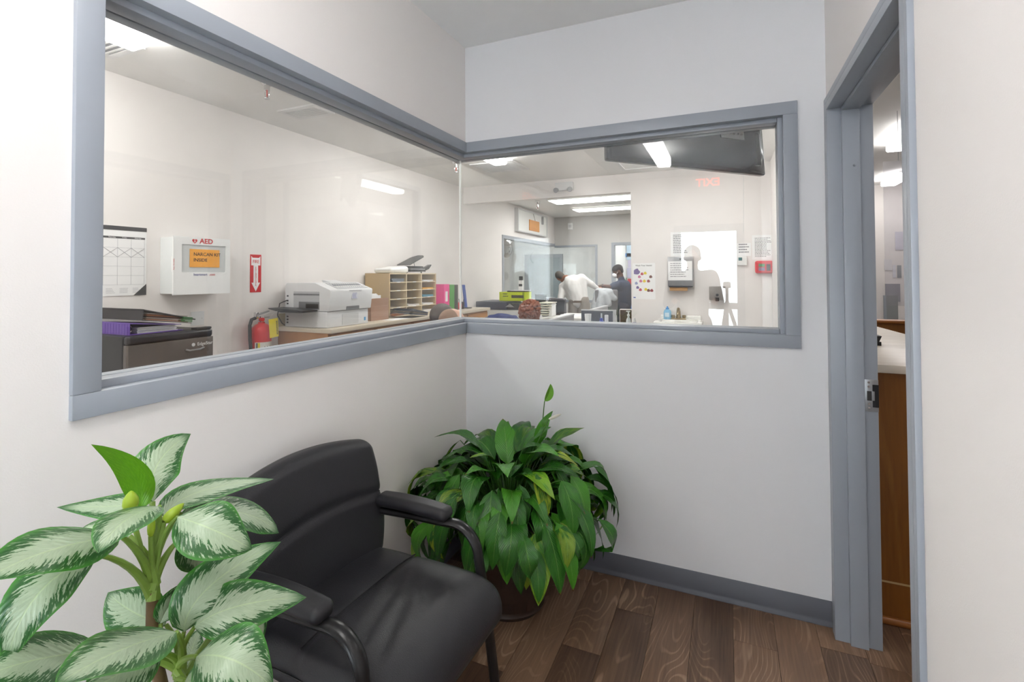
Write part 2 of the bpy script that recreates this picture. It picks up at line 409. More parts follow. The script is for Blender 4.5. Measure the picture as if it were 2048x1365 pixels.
# ---- the door frame on the right
d1 = sthing('door_1', (W, (DY0+DY1)/2, 0))
def jamb(y, s):      # s=+1: wall lies towards +y
    B(W-FO, W+.143, y, y+s*.03, 0, DZ+.03).build('frame_jamb', FRAME, d1, bevel=.002)
    B(W-FO, W, y+s*.03, y+s*.054, 0, DZ+.054).build('casing', FRAME, d1, bevel=.002)
    B(W+.14, W+.143, y+s*.03, y+s*.054, 0, DZ+.054).build('casing', FRAME, d1, bevel=.002)
    B(W+.036, W+.096, y-s*.016, y, 0, DZ).build('door_stop', FRAME, d1, bevel=.0025)
jamb(DY0, 1); jamb(DY1, -1)
B(W-FO, W+.143, DY1, DY0, DZ, DZ+.03).build('frame_head', FRAME, d1, bevel=.002)
B(W-FO, W, DY1-.03, DY0+.03, DZ+.03, DZ+.054).build('casing', FRAME, d1, bevel=.002)
B(W+.036, W+.096, DY1+.016, DY0-.016, DZ-.016, DZ).build('door_stop', FRAME, d1, bevel=.0025)
# electric strike
sp = B(W+.099, W+.1435, DY0-.0015, DY0+.002, .92, 1.045).build('strike_plate', STEEL, d1, bevel=.0008)
tag(sp, 'steel electric strike plate let into the grey door jamb')
for z in (.935, .95, 1.018, 1.034):
    MB().cyl((W+.112, DY0-.003, z), (W+.112, DY0-.001, z), .0042, 10).build('screw', CHROME, sp)
B(W+.106, W+.122, DY0-.0022, DY0-.001, .963, 1.0).build('latch_pocket', mat('latch_dark', (52,50,48), .6), sp)
B(W+.124, W+.1442, DY0-.0026, DY0-.001, .938, 1.026).build('latch_opening', BLACK, sp)
B(W+.121, W+.130, DY0-.006, DY0-.002, .964, 1.0).build('keeper', STEEL, sp, bevel=.001)
MB().ball((W+.075, DY0-.0165, 1.89), .005, .004, .005).build('frame_bumper', FRAME, d1, smooth=True)

# ---- the office shell
OFL = mat('office_floor_tile', (150,143,134), .5, var=.06, vscale=4)
struct(MB().box(-2.3, 0, -2.35, YF, -.06, 0).box(0, W+.12, .12, YF, -.06, -.0001).build('floor_office', OFL))
struct(MB().box(-2.3, -.12, -2.35, .12, ZC, ZC+.1).box(-2.3, 4.3, .12, YF+4.7, ZC, ZC+.1).box(W+.14, 4.3, -2, .12, ZC, ZC+.1).box(-7, -2.3, 4.9, YF+4.7, ZC, ZC+.1).build('ceiling_office', CEIL2))
struct(MB().box(XL-.12, XL, -2.35, 5.23, 0, ZC).box(XL-.12, XL, 5.23, YF+.12, 2.15, ZC).box(XL-.12, XL, 5.23, YF+.12, 0, .93).build('wall_office_left', WALL))
struct(B(XL, -.12, -2.35, -2.23, 0, ZC).build('wall_office_front', WALL))
struct(MB().box(.235, W+.075, YP, YP+.12, 0, ZC).box(XL, .235, YP, YP+.12, 2.507, ZC).build('wall_partition', WALL))
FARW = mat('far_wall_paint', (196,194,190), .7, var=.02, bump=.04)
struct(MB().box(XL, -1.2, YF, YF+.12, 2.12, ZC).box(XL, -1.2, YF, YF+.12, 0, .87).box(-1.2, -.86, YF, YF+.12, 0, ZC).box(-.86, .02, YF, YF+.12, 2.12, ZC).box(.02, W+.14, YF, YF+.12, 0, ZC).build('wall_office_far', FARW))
# right wall of the office, glazed in its middle towards the reception
struct(MB().box(W+.075, W+.14, .12, .5, 0, ZC).box(W+.075, W+.14, 2.45, YF, 0, ZC).box(W+.075, W+.14, .5, 2.45, 0, 1.1).box(W+.075, W+.14, .5, 2.45, 2.5, ZC).build('wall_office_right', WALL))
w3 = sthing('window_3', (W+.07, 1.47, 1.1))
for a, b, c, d in ((.5, 2.45, 1.1, 1.15), (.5, 2.45, 2.45, 2.5), (.5, .55, 1.15, 2.45), (2.4, 2.45, 1.15, 2.45)): B(W+.065, W+.15, a, b, c, d).build('frame_bar', FRAME, w3)
B(W+.104, W+.110, .55, 2.4, 1.15, 2.45).build('glass_pane', GLASS, w3)
# far corner windows and the passage beyond them
w4 = sthing('window_4', (XL, 6.6, .93)); w5 = sthing('window_5', (-1.7, YF, .87))
for a, b, c, d in ((5.2, YF+.0, 2.10, 2.16), (5.2, YF, .93, .98), (5.2, 5.26, .98, 2.10)): B(XL-.13, XL+.012, a, b, c, d).build('frame_bar', FRAME, w4)
B(XL-.063, XL-.057, 5.26, YF+.06, .98, 2.10).build('glass_pane', GLASS, w4)
for a, b, c, d in ((XL, -1.2, 2.08, 2.12), (XL, -1.2, .87, .92), (-1.25, -1.2, .92, 2.08)): B(a, b, YF-.012, YF+.13, c, d).build('frame_bar', FRAME, w5)
B(XL-.06, -1.25, YF+.057, YF+.063, .92, 2.08).build('glass_pane', GLASS, w5)
PASS = mat('passage_paint', (226,228,228), .7)
struct(MB().box(-7, .6, 12.55, 12.67, 0, ZC).box(-7, -6.9, 4.9, 12.6, 0, ZC).box(-7, XL-.12, 4.9, 5.0, 0, ZC).box(-.98, -.9, YF+.12, 12.55, 0, ZC).build('wall_passage', PASS))
struct(MB().box(-7, XL-.12, 4.9, 12.6, -.06, 0).box(XL-.12, .8, YF+.0001, 12.6, -.06, 0).build('floor_passage', OFL))
d3 = sthing('door_3', (-4.08, 12.5, 0))
a, b = -4.72, -3.42
B(a, a+.09, 12.5, 12.56, 0, 2.14).build('frame_jamb', FRAME, d3); B(b-.09, b, 12.5, 12.56, 0, 2.14).build('frame_jamb', FRAME, d3); B(a+.09, b-.09, 12.5, 12.56, 2.03, 2.14).build('frame_head', FRAME, d3)
dl = B(a+.09, b-.09, 12.515, 12.555, .01, 2.03).build('door_leaf', mat('blue_grey_door', (140,152,158), .5), d3)
MB().cyl((a+.2, 12.5, 1.02), (a+.2, 12.46, 1.02), .03, 12).build('knob', STEEL, dl, smooth=True)
# far doorway frame and the room behind it
d4 = sthing('door_4', (-.42, YF, 0))
for a, b, c, d in ((-.9, -.84, 0, 2.15), (-.0, .06, 0, 2.15), (-.84, -.0, 2.09, 2.15)): B(a, b, YF-.014, YF+.13, c, d).build('frame_bar', FRAME, d4)
struct(MB().box(-.9, .9, 9.6, 9.7, 0, ZC).box(.8, .9, YF+.12, 9.6, 0, ZC).build('wall_far_room', mat('far_room_paint', (225,226,224), .7)))
# reception side beyond the lobby door
struct(MB().box(W+.14, 4.3, 6.2, 6.32, 0, ZC).box(4.2, 4.3, -2, 6.2, 0, ZC).box(W+.14, 4.2, -2.1, -2, 0, ZC).build('wall_reception', WALL))
# ================================================================ lobby furniture
LEATHER = mat('black_leather', (38,38,42), .40, var=.06, vscale=14, bump=.22, bscale=420)
TUBEB = mat('black_enamel_tube', (22,22,24), .28, var=.03)
PADB = mat('black_urethane_pad', (34,34,38), .46, bump=.05, bscale=300)
def make_chair():
    t = thing('guest_chair', (.398, -1.253, 0), 'black leather guest chair with padded arms against the left wall', 'chair', rz=math.radians(-2))
    def wrinkle(x, y):
        v = 0
        for cx, cy, ang, L_, a in ((.02,.03,.25,.20,.006), (.10,-.06,.35,.17,.0055), (-.06,.12,.1,.13,.004), (.13,.12,-.1,.10,.004)):
            dx, dy = x-cx, y-cy; u = dx*math.cos(ang)+dy*math.sin(ang); q = -dx*math.sin(ang)+dy*math.cos(ang)
            v += a*math.exp(-(u/.020)**2)*math.exp(-(q/L_)**2)
        return v
    def seatf(p):
        x, y, z = p
        if z > 0:
            k = max(0, 1-(x/.27)**4)*max(0, 1-(y/.27)**4)
            z += .022*k*(z/.05)-wrinkle(x, y)*min(1, z/.04)
            z -= .012*math.exp(-((x+.055)/.006)**2)*(1 if z > .035 else 0)*.45      # stitched groove
        if x > .16: z -= (x-.16)*.30*(x-.16)/.1
        y *= 1-.06*max(0, -x/.26)
        return (x, y, z)
    MB().rbox((.012, 0, .464), (.275, .266, .05), .046, k=5, mid=44, fn=seatf).build('seat', LEATHER, t, smooth=True, world=False, angle=80)
    st = [(-.045+.002*math.sin(6*y), y, .464+.05+.022*(1-(y/.28)**4)-.0035) for y in [(-.235+.47*i/20) for i in range(21)]]
    MB().tube(st, .0022, 6).build('seat_seam', BLACK, t, smooth=True, world=False)
    st = [(-.22+.46*i/20, s*.262, .438) for s in (1,) for i in range(21)]
    MB().tube([(-.20+.42*i/20, -.2645, .476) for i in range(21)], .0022, 6).build('seat_seam', BLACK, t, smooth=True, world=False)
    MB().tube([(-.20+.42*i/20, .2645, .476) for i in range(21)], .0022, 6).build('seat_seam', BLACK, t, smooth=True, world=False)
    B(-.2, .22, -.2, .2, .38, .424).build('seat_pan', BLACK, t, world=False)
    # backrest: a curved padded panel, local u across, height v
    def backf(p):
        a, y, z = p             # thickness, across, up (centred)
        zz = z+.225             # 0..0.45
        k = max(0, 1-(abs(y)/.28)**3)
        wy = 1.0-.22*max(0, (.17-zz)/.17)**1.6-.09*max(0, (zz-.30)/.15)**1.6
        if a > 0: a += .018*k*(1-((zz-.2)/.3)**2)-.009*math.exp(-((zz-.235-.02*(1-(y/.28)**2))/.010)**2)
        curve = .035*(y/.28)**2
        lean = -.20*(zz)
        top = .040*(1-(y/.29)**2)*max(0, (zz-.2)/.25)
        return (a+curve+lean-.235, y*wy-.01, zz+.452+top)
    MB().rbox((0,0,0), (.035, .292, .19), .033, k=5, mid=30, fn=backf).build('backrest', LEATHER, t, smooth=True, world=False, angle=80)
    MB().tube([backf((.035-.004, y, .235-.225+.02*(1-(y/.28)**2))) for y in [(-.279+.558*i/24) for i in range(25)]], .0022, 6).build('back_seam', BLACK, t, smooth=True, world=False)
    for s in (-1, 1):
        yy = s*.266
        # front leg runs up past the seat and bends back under the arm pad
        P = [(.255, yy+s*.01, 0), (.235, yy+s*.006, .2), (.205, yy, .44), (.185, yy, .545)]
        for k in range(1, 9):
            q = PI/2*k/8; P.append((.185-.085*(1-math.cos(q))-.0, yy, .545+.085*math.sin(q)+.01*k/8))
        P += [(.03, yy, .636), (-.10, yy, .632), (-.20, yy*.985, .628), (-.275, yy*.96, .612)]
        MB().tube(P, .0165, 12, flat=(1.25, .85), up=(0,1,0)).build('arm_leg', TUBEB, t, smooth=True, world=False)
        def padf(p, s=s):
            x, y, z = p
            ww = 1+.10*math.sin((x+.14)/.28*PI)
            return (x, y*ww, z+.006*(1-(x/.14)**2))
        MB().rbox((-.075, yy, .664), (.150, .034, .021), .0205, k=5, mid=8, fn=padf).build('armrest', PADB, t, smooth=True, world=False, angle=80)
        MB().tube([(-.36, yy*.93, 0), (-.30, yy*.93, .2), (-.245, yy*.93, .38), (-.255, yy*.9, .46), (-.312, yy*.88, .62)], .0165, 12, flat=(1.2,.85), up=(0,1,0)).build('rear_leg', TUBEB, t, smooth=True, world=False)
        MB().tube([(.21, yy*.98, .385), (-.24, yy*.93, .385)], .013, 10).build('side_rail', TUBEB, t, smooth=True, world=False)
        for x in (.255, -.36): MB().cyl((x, yy*(1.03 if x > 0 else .93), 0), (x, yy*(1.03 if x > 0 else .93), .012), .02, 12).build('glide', BLACK, t, world=False)
    MB().tube([(.215, -.262, .37), (.215, .262, .37)], .013, 10).build('cross_rail', TUBEB, t, smooth=True, world=False)
    MB().tube([(-.24, -.25, .40), (-.24, .25, .40)], .013, 10).build('cross_rail', TUBEB, t, smooth=True, world=False)
    return t
make_chair()

# ---------------------------------------------------------------- leaves
def leaf_mat(name, kind):
    M = bpy.data.materials.new(name); M.use_nodes = True; MATS[name] = M
    nt = M.node_tree; N = nt.nodes.new; L = nt.links.new; b = nt.nodes['Principled BSDF']
    uv = N('ShaderNodeUVMap'); uv.uv_map = 'UVMap'; sep = N('ShaderNodeSeparateXYZ'); L(uv.outputs[0], sep.inputs[0])
    oi = N('ShaderNodeObjectInfo')
    def math_(op, a, bb=None, c=None):
        n = N('ShaderNodeMath'); n.operation = op
        for i, v in enumerate((a, bb, c)):
            if v is None: continue
            if isinstance(v, (int, float)): n.inputs[i].default_value = v
            else: L(v, n.inputs[i])
        return n.outputs[0]
    def ramp(v, a, c, lo=0., hi=1.):
        n = N('ShaderNodeMapRange'); n.inputs[1].default_value = a; n.inputs[2].default_value = c; n.inputs[3].default_value = lo; n.inputs[4].default_value = hi; L(v, n.inputs[0]); return n.outputs[0]
    def mix(f, a, bb):
        n = N('ShaderNodeMix'); n.data_type = 'RGBA'; L(f, n.inputs[0])
        for i, v in ((6, a), (7, bb)):
            if isinstance(v, tuple): n.inputs[i].default_value = v
            else: L(v, n.inputs[i])
        return n.outputs[2]
    u, v = sep.outputs[0], sep.outputs[1]                  # u -1..1 across, v 0..1 along
    au = math_('ABSOLUTE', u); rnd = math_('MULTIPLY', oi.outputs['Random'], 40.0)
    # vein direction: veins leave the midrib and run forward
    vein = math_('SUBTRACT', v, math_('MULTIPLY', au, .33))
    if kind == 'silver':
        cb = N('ShaderNodeCombineXYZ'); L(math_('MULTIPLY', au, 3.2), cb.inputs[0]); L(math_('MULTIPLY', vein, 34.0), cb.inputs[1]); L(math_('ADD', rnd, math_('MULTIPLY', math_('GREATER_THAN', u, 0.), 7.)), cb.inputs[2])
        n = N('ShaderNodeTexNoise'); n.inputs['Scale'].default_value = 1.0; n.inputs['Detail'].default_value = 3; n.inputs['Roughness'].default_value = .65; L(cb.outputs[0], n.inputs['Vector'])
        edge = math_('ADD', au, math_('MULTIPLY', math_('SUBTRACT', n.outputs[0], .5), 1.7))
        band = math_('MULTIPLY', ramp(edge, .51, .58), ramp(edge, 1.06, .96))
        rim = ramp(au, .86, .93)
        dk = math_('MAXIMUM', band, rim)
        tip = ramp(v, .86, .97); dk = math_('MAXIMUM', dk, tip)
        cb2 = N('ShaderNodeCombineXYZ'); L(math_('MULTIPLY', u, 6.), cb2.inputs[0]); L(math_('MULTIPLY', vein, 60.), cb2.inputs[1]); L(rnd, cb2.inputs[2])
        n2 = N('ShaderNodeTexNoise'); n2.inputs['Scale'].default_value = 1.; L(cb2.outputs[0], n2.inputs['Vector'])
        silver = mix(n2.outputs[0], rgb(146,168,138), rgb(184,202,172))
        green = mix(ramp(au, .80, 1.0), mix(n2.outputs[0], rgb(28,78,34), rgb(52,108,50)), rgb(66,136,48))
        col = mix(dk, silver, green)
        mid = ramp(au, .035, .012); col = mix(math_('MULTIPLY', mid, .6), col, rgb(186,208,160))
        geo = N('ShaderNodeNewGeometry'); col = mix(math_('MULTIPLY', geo.outputs['Backfacing'], .75), col, rgb(96,150,58))
        b.inputs['Roughness'].default_value = .34
    elif kind == 'lily':
        cb = N('ShaderNodeCombineXYZ'); L(math_('MULTIPLY', au, 1.5), cb.inputs[0]); L(math_('MULTIPLY', vein, 3.0), cb.inputs[1]); L(rnd, cb.inputs[2])
        n = N('ShaderNodeTexNoise'); n.inputs['Scale'].default_value = 1.3; n.inputs['Detail'].default_value = 3; L(cb.outputs[0], n.inputs['Vector'])
        col = mix(n.outputs[0], rgb(24,72,20), rgb(60,126,38))
        yel = ramp(oi.outputs['Random'], .82, .90); fade = ramp(math_('ADD', n.outputs[0], math_('MULTIPLY', v, .25)), .52, .72)
        col = mix(math_('MULTIPLY', yel, fade), col, rgb(150,172,44))
        lightf = ramp(math_('FRACT', math_('MULTIPLY', oi.outputs['Random'], 7.31)), .55, .75)
        col = mix(math_('MULTIPLY', lightf, .55), col, rgb(84,158,40))
        mid = ramp(au, .05, .02); col = mix(math_('MULTIPLY', mid, .45), col, rgb(120,170,80))
        brown = math_('MULTIPLY', ramp(v, .95, .985), ramp(math_('FRACT', math_('MULTIPLY', oi.outputs['Random'], 3.7)), .5, .6)); col = mix(brown, col, rgb(110,70,30))
        b.inputs['Roughness'].default_value = .26
    else:
        cb = N('ShaderNodeCombineXYZ'); L(math_('MULTIPLY', u, 8.), cb.inputs[0]); L(math_('MULTIPLY', v, 3.), cb.inputs[1]); L(rnd, cb.inputs[2])
        n = N('ShaderNodeTexNoise'); L(cb.outputs[0], n.inputs['Vector'])
        col = mix(n.outputs[0], rgb(60,128,16), rgb(116,172,34)); b.inputs['Roughness'].default_value = .36
    L(col, b.inputs['Base Color'])
    wv = math_('SINE', math_('MULTIPLY', vein, 110. if kind == 'lily' else 90.))
    bp = N('ShaderNodeBump'); bp.inputs['Strength'].default_value = .55 if kind == 'lily' else .18; bp.inputs['Distance'].default_value = .0016
    hgt = math_('ADD', math_('MULTIPLY', wv, .5), ramp(au, .06, 0., 0., -1.2)); L(hgt, bp.inputs['Height']); L(bp.outputs[0], b.inputs['Normal'])
    b.inputs['Specular IOR Level'].default_value = .5
    return M
SILVER = leaf_mat('silver_variegated_leaf', 'silver'); LILY = leaf_mat('glossy_green_leaf', 'lily'); LIME = leaf_mat('lime_spathe', 'lime')
PETI = mat('pale_green_petiole', (120,150,62), .4, var=.22, vscale=30); STEM = mat('brown_cane_stem', (104,84,56), .7, var=.3, vscale=40, bump=.4, bscale=80)
DPET = mat('deep_green_petiole', (58,104,34), .4, var=.15, vscale=30)
def bez(a, b, c, t): return a*((1-t)**2)+b*(2*t*(1-t))+c*(t*t)
def leaf_mesh(Bp, M, T, width, n0, fold=.18, wave=0.0, peak=.42, nL=14, nW=6, curl=0.0, seed=0, clampf=None):
    """blade from base Bp through M to tip T; n0 = where the upper face looks"""
    C = M*2-(Bp+T)*.5; mb = MB(); uv = []; rr = random.Random(seed); ph = rr.random()*6
    k = math.log(.5)/math.log(peak)
    for i in range(nL+1):
        t = i/nL; p = bez(Bp, C, T, t); d = (bez(Bp, C, T, min(1, t+.02))-bez(Bp, C, T, max(0, t-.02))).normalized()
        n = (n0-d*n0.dot(d)).normalized(); s = d.cross(n).normalized()
        ww = width*.5*max(0, math.sin(PI*min(1, t**k)))**.82*(1-.12*t) if 0 < t < 1 else 0
        for j in range(nW+1):
            q = -1+2*j/nW
            off = n*(fold*abs(q)*ww-curl*(q*q)*ww)+n*(wave*ww*math.sin(9*t+ph+(2 if q > 0 else 0))*abs(q))
            vv = p+s*(q*ww)+off
            if clampf: vv = clampf(vv)
            mb.v.append(vv); uv.append((q, t))
    for i in range(nL):
        for j in range(nW): mb.f.append((i*(nW+1)+j, i*(nW+1)+j+1, (i+1)*(nW+1)+j+1, (i+1)*(nW+1)+j))
    mb.uv = uv; return mb

# ---------------------------------------------------------------- silver variegated plant, lower left
ax, ay = .43, -1.83
ag = thing('silver_leaf_plant', (ax, ay, 0), 'tall plant with silver and green variegated leaves left of the black chair', 'plant')
MB().lathe([(.10,0),(.115,.01),(.15,.26),(.162,.30),(.162,.325),(.146,.325),(.14,.29),(.0,.28)], (ax, ay, 0), 32).build('pot', mat('charcoal_pot', (60,58,56), .6, bump=.1), ag, smooth=True)
MB().lathe([(.0,.292),(.138,.286)], (ax, ay, 0), 24).build('soil', mat('potting_soil', (52,40,30), .95, var=.4, vscale=60, bump=.8, bscale=70), ag)
def cp(x, y, xp): return at(x/2.65, 850+y/2.65, X, xp)     # a point seen in the photograph, at its depth from the wall
crown1, crown2 = cp(808, 880, .43), cp(955, 1340, .47)
def clampA(v):
    v = Vector(v); v.x = max(v.x, .012); return v
LV = [ # base, mid, tip (zoomed photo), depth x of base/mid/tip, width m, fold, kind, crown, upper-face direction (toward camera weight, up weight)
 ((812,408),(838,205),(1012,48), (.42,.40,.37), .082, .10, 0, 1, (1,.25)),
 ((800,408),(640,430),(300,438), (.36,.28,.20), .066, .12, 0, 1, (.55,1)),
 ((845,432),(668,505),(520,682), (.45,.54,.60), .070, .12, 0, 1, (.8,1)),
 ((640,590),(270,665),(-90,830), (.46,.52,.56), .088, .10, 0, 1, (.9,.9)),
 ((520,690),(200,900),(38,1280), (.44,.46,.44), .076, .15, 0, 1, (1,.45)),
 ((872,490),(1060,355),(1452,288), (.40,.36,.34), .066, .12, 0, 1, (.7,1)),
 ((942,488),(1135,560),(1338,660), (.46,.53,.56), .104, .10, 0, 1, (.8,.9)),
 ((960,470),(1290,470),(1478,575), (.38,.36,.36), .096, .10, 0, 1, (.7,1)),
 ((962,600),(1050,690),(1122,775), (.40,.36,.33), .074, .10, 0, 1, (1,.5)),
 ((690,590),(560,545),(420,560), (.40,.34,.30), .06, .10, 0, 1, (.5,1)),
 ((975,1100),(1120,850),(1490,620), (.48,.50,.50), .092, .13, 0, 2, (1,.8)),
 ((1030,1075),(1270,960),(1625,915), (.50,.55,.58), .094, .12, 0, 2, (.9,1)),
 ((880,1060),(700,990),(572,890), (.42,.38,.34), .086, .10, 0, 2, (1,.5)),
 ((850,1055),(925,925),(1052,818), (.44,.44,.43), .056, .45, 0, 2, (1,-.2)),
 ((935,1100),(640,1195),(290,1385), (.53,.60,.66), .088, .12, 0, 2, (.8,1)),
 ((560,1200),(220,1240),(-90,1340), (.44,.46,.46), .086, .10, 0, 2, (.8,1)),
 ((855,1215),(650,1310),(430,1450), (.48,.52,.54), .078, .10, 0, 2, (.9,.8)),
 ((1040,1230),(1240,1250),(1450,1400), (.54,.62,.66), .112, .10, 0, 2, (.8,1)),
 ((1205,1025),(1340,985),(1385,1165), (.42,.38,.36), .060, .15, 0, 2, (.9,.6)),
 ((1000,1290),(1020,1180),(1062,1085), (.42,.40,.38), .046, .15, 0, 2, (1,.3)),
 ((920,1390),(760,1500),(560,1660), (.52,.58,.62), .09, .10, 0, 2, (.8,1)),
 ((980,1360),(1060,1345),(1130,1440), (.54,.58,.62), .06, .10, 0, 2, (.8,1)),
 ((1030,1420),(1180,1500),(1300,1640), (.52,.56,.58), .09, .10, 0, 2, (.8,1)),
 ((900,1450),(800,1560),(700,1720), (.42,.38,.34), .09, .10, 0, 2, (.8,1)),
]
tocam = Vector((.83,-.56,0))
for k, (b0, m0, t0, dx, wd, fo, kd, cr, nh) in enumerate(LV):
    Bp, Mp, Tp = cp(*b0, dx[0]), cp(*m0, dx[1]), cp(*t0, dx[2])
    n0 = (tocam*nh[0]+Vector((0,0,1))*nh[1]).normalized()
    lf = leaf_mesh(Bp, Mp, Tp, wd, n0, fold=fo, wave=.04, peak=.45, curl=.14, seed=k, clampf=clampA).build('leaf', SILVER, ag, smooth=True, fixn=False)
    root = (crown1 if cr == 1 else crown2)+Vector((random.uniform(-.006,.006), random.uniform(-.006,.006), random.uniform(-.02,.02)))
    d = (Mp-Bp).normalized(); c = Bp-d*.05+Vector((0,0,.008)); c = (c+root)*.5+Vector((0,0,.006))
    MB().tube([bez(root, c, Bp, i/7) for i in range(8)], [.0085-.0052*i/7 for i in range(8)], 8).build('petiole', PETI, ag, smooth=True)
# lime spathes and buds
tg = leaf_mesh(cp(745,455,.42), cp(705,250,.42), cp(482,104,.43), .048, (tocam-Vector((0,0,.2))).normalized(), fold=.30, peak=.40, curl=.1).build('spathe', LIME, ag, smooth=True, fixn=False)
for a, b, r in (((690,450),(695,350),.0115), ((800,590),(805,470),.006), ((868,515),(975,416),.0095)):
    pa, pb = cp(*a, .44), cp(*b, .44)
    MB().tube([pa.lerp(pb, t) for t in (0,.1,.3,.55,.8,.95,1)], [r*.5, r*.85, r, r*.95, r*.6, r*.25, r*.05], 12).build('flower_bud', mat('yellow_green_bud', (150,178,44), .4, var=.1), ag, smooth=True)
    MB().tube([crown1.lerp(pa, i/5) for i in range(6)], .0042, 8).build('flower_stalk', PETI, ag, smooth=True)
MB().tube([Vector((ax, ay, .28)), Vector((ax-.01, ay+.01, .5)), crown1-Vector((0,0,.09)), crown1], [.013,.012,.010,.009], 12).build('stem', STEM, ag, smooth=True)
MB().tube([Vector((ax+.02, ay+.01, .28)), Vector((ax+.03, ay+.02, .45)), crown2-Vector((0,0,.05)), crown2], [.013,.012,.010,.009], 12).build('stem', STEM, ag, smooth=True)

# ---------------------------------------------------------------- peace lily in the corner
px_, py_ = .425, -.365
pl = thing('peace_lily', (px_, py_, 0), 'bushy dark green peace lily in a brown planter in the corner', 'plant')
POTW = wood('dark_stained_stave', (38,26,20), (70,50,38), .45, sx=12, sy=12, sz=1.2, bump=.2)
pot = MB().lathe([(.135,0),(.150,.0),(.156,.015),(.150,.03),(.168,.10),(.205,.36),(.222,.385),(.222,.405),(.205,.405),(.195,.375),(.0,.365)], (px_, py_, 0), 40).build('pot', mat('brown_planter', (58,42,33), .42, var=.2, vscale=10), pl, smooth=True)
for k in range(18):      # staves
    a0, a1 = 2*PI*(k+.03)/18, 2*PI*(k+.97)/18
    def st(u, v, a0=a0, a1=a1):
        a = a0+(a1-a0)*v; r = .153+.0545*u+.0025
        return Vector((px_+r*math.cos(a), py_+r*math.sin(a), .035+.325*u))
    MB().grid(st, 6, 3).build('stave', POTW, pot, smooth=True, fixn=False)
MB().lathe([(0,.372),(.195,.366)], (px_, py_, 0), 24).build('soil', MATS['potting_soil'], pl)
def clampL(v):
    v = Vector(v)
    if v.x < .03: v.x = .012+.018*math.exp((v.x-.03)*6)
    if v.y > -.03: v.y = -.012-.018*math.exp((-.03-v.y)*6)
    v.z = max(v.z, .015); return v
rl = random.Random(21)
cen = Vector((px_, py_, .37))
NLEAF = 135
for k in range(NLEAF):
    u = (k+.5)/NLEAF
    az = k*2.39996+rl.uniform(-.2,.2)
    el = math.radians(86-74*u**.72+rl.uniform(-5,5))       # inner leaves stand, outer ones spread
    ln = rl.uniform(.17,.26)*(1-.15*u); pe = .235+.03*u+rl.uniform(-.03,.03)
    rad = Vector((math.cos(az), math.sin(az), 0)); upv = Vector((0,0,1))
    dirp = rad*math.cos(el)+upv*math.sin(el)
    sprd = 1.3 if u > .3 else 1.05
    st = cen+rad*rl.uniform(.0,.07); Bp = st+Vector((dirp.x*pe*sprd, dirp.y*pe*sprd, dirp.z*pe*(.98+.1*rl.random())))
    droop = math.radians(rl.uniform(30,75)+60*u)
    el2 = el-droop*.55; d1_ = rad*math.cos(el2)+upv*math.sin(el2)
    el3 = el-droop*1.35; d2_ = rad*math.cos(el3)+upv*math.sin(el3)
    tw = Vector((-rad.y, rad.x, 0))*rl.uniform(-.35,.35)
    Mp = Bp+(d1_+tw*.3).normalized()*ln*.5; Tp = Mp+(d2_+tw).normalized()*ln*.55
    nn = (upv*math.cos(el2)-rad*math.sin(el2)+rad*.25+tw*rl.uniform(-.8,.8)+upv*.3)
    if u > .45: nn = nn+rad*.6
    lf = leaf_mesh(Bp, Mp, Tp, ln*rl.uniform(.36,.48), nn.normalized(), fold=.16, wave=.16, peak=.40, nL=10, nW=4, seed=k, clampf=clampL).build('leaf', LILY, pl, smooth=True, fixn=False)
    mid = (st+Bp)*.5+upv*.02+rad*-.01
    MB().tube([clampL(bez(st, mid, Bp, i/4)) for i in range(5)], [.0038,.0034,.003,.0026,.002], 5).build('petiole', DPET, pl, smooth=True)
# skirt of hanging leaves over the pot rim
for k in range(100):
    az = 2*PI*k/50+rl.uniform(-.1,.1); rad = Vector((math.cos(az), math.sin(az), 0)); upv = Vector((0,0,1))
    R0 = rl.uniform(.18,.39); Bp = Vector((px_, py_, 0))+rad*R0+upv*rl.uniform(.40,.66)
    ln = rl.uniform(.16,.25); tw = Vector((-rad.y, rad.x, 0))*rl.uniform(-.3,.3)
    Mp = Bp+(rad*.55-upv*.75+tw*.4).normalized()*ln*.5; Tp = Mp+(rad*.12-upv+tw*.4).normalized()*ln*.55
    lf = leaf_mesh(Bp, Mp, Tp, ln*rl.uniform(.37,.47), (rad+upv*.35+tw).normalized(), fold=.14, wave=.08, peak=.40, nL=10, nW=4, seed=500+k, clampf=clampL).build('leaf', LILY, pl, smooth=True, fixn=False)
    st = cen+rad*.08; mid = (st+Bp)*.5+upv*.09
    MB().tube([clampL(bez(st, mid, Bp, i/5)) for i in range(6)], [.0038,.0034,.003,.0028,.0025,.002], 5).build('petiole', DPET, pl, smooth=True)
# tall bud, and the white flower behind it
b0 = at(1082, 880, X, .53); b1 = at(1089, 803, X, .55); b2 = at(1101, 768, X, .56)
MB().tube([cen, cen.lerp(b0, .6)+Vector((0,0,.03)), b0, b1], [.004,.0035,.003,.0025], 6).build('flower_stalk', DPET, pl, smooth=True)
leaf_mesh(b1, b1.lerp(b2, .5)+Vector((.008,.0,0)), b2, .044, Vector((.8,-.6,.1)), fold=.5, peak=.42).build('flower_bud', LIME, pl, smooth=True, fixn=False)
f0, f1 = at(1098, 839, X, .60), at(1122, 829, X, .61)
MB().tube([f0.lerp(f1, t) for t in (0,.15,.4,.7,.9,1)], [.003,.0065,.008,.0065,.004,.001], 10).build('white_spathe', mat('cream_spathe', (226,224,206), .5), pl, smooth=True)
MB().tube([cen, cen.lerp(f0, .6)+Vector((0,0,.03)), f0], .003, 6).build('flower_stalk', DPET, pl, smooth=True)
u0, u1, u2 = at(1078, 893, X, .53), at(1083, 860, X, .545), at(1106, 822, X, .56)
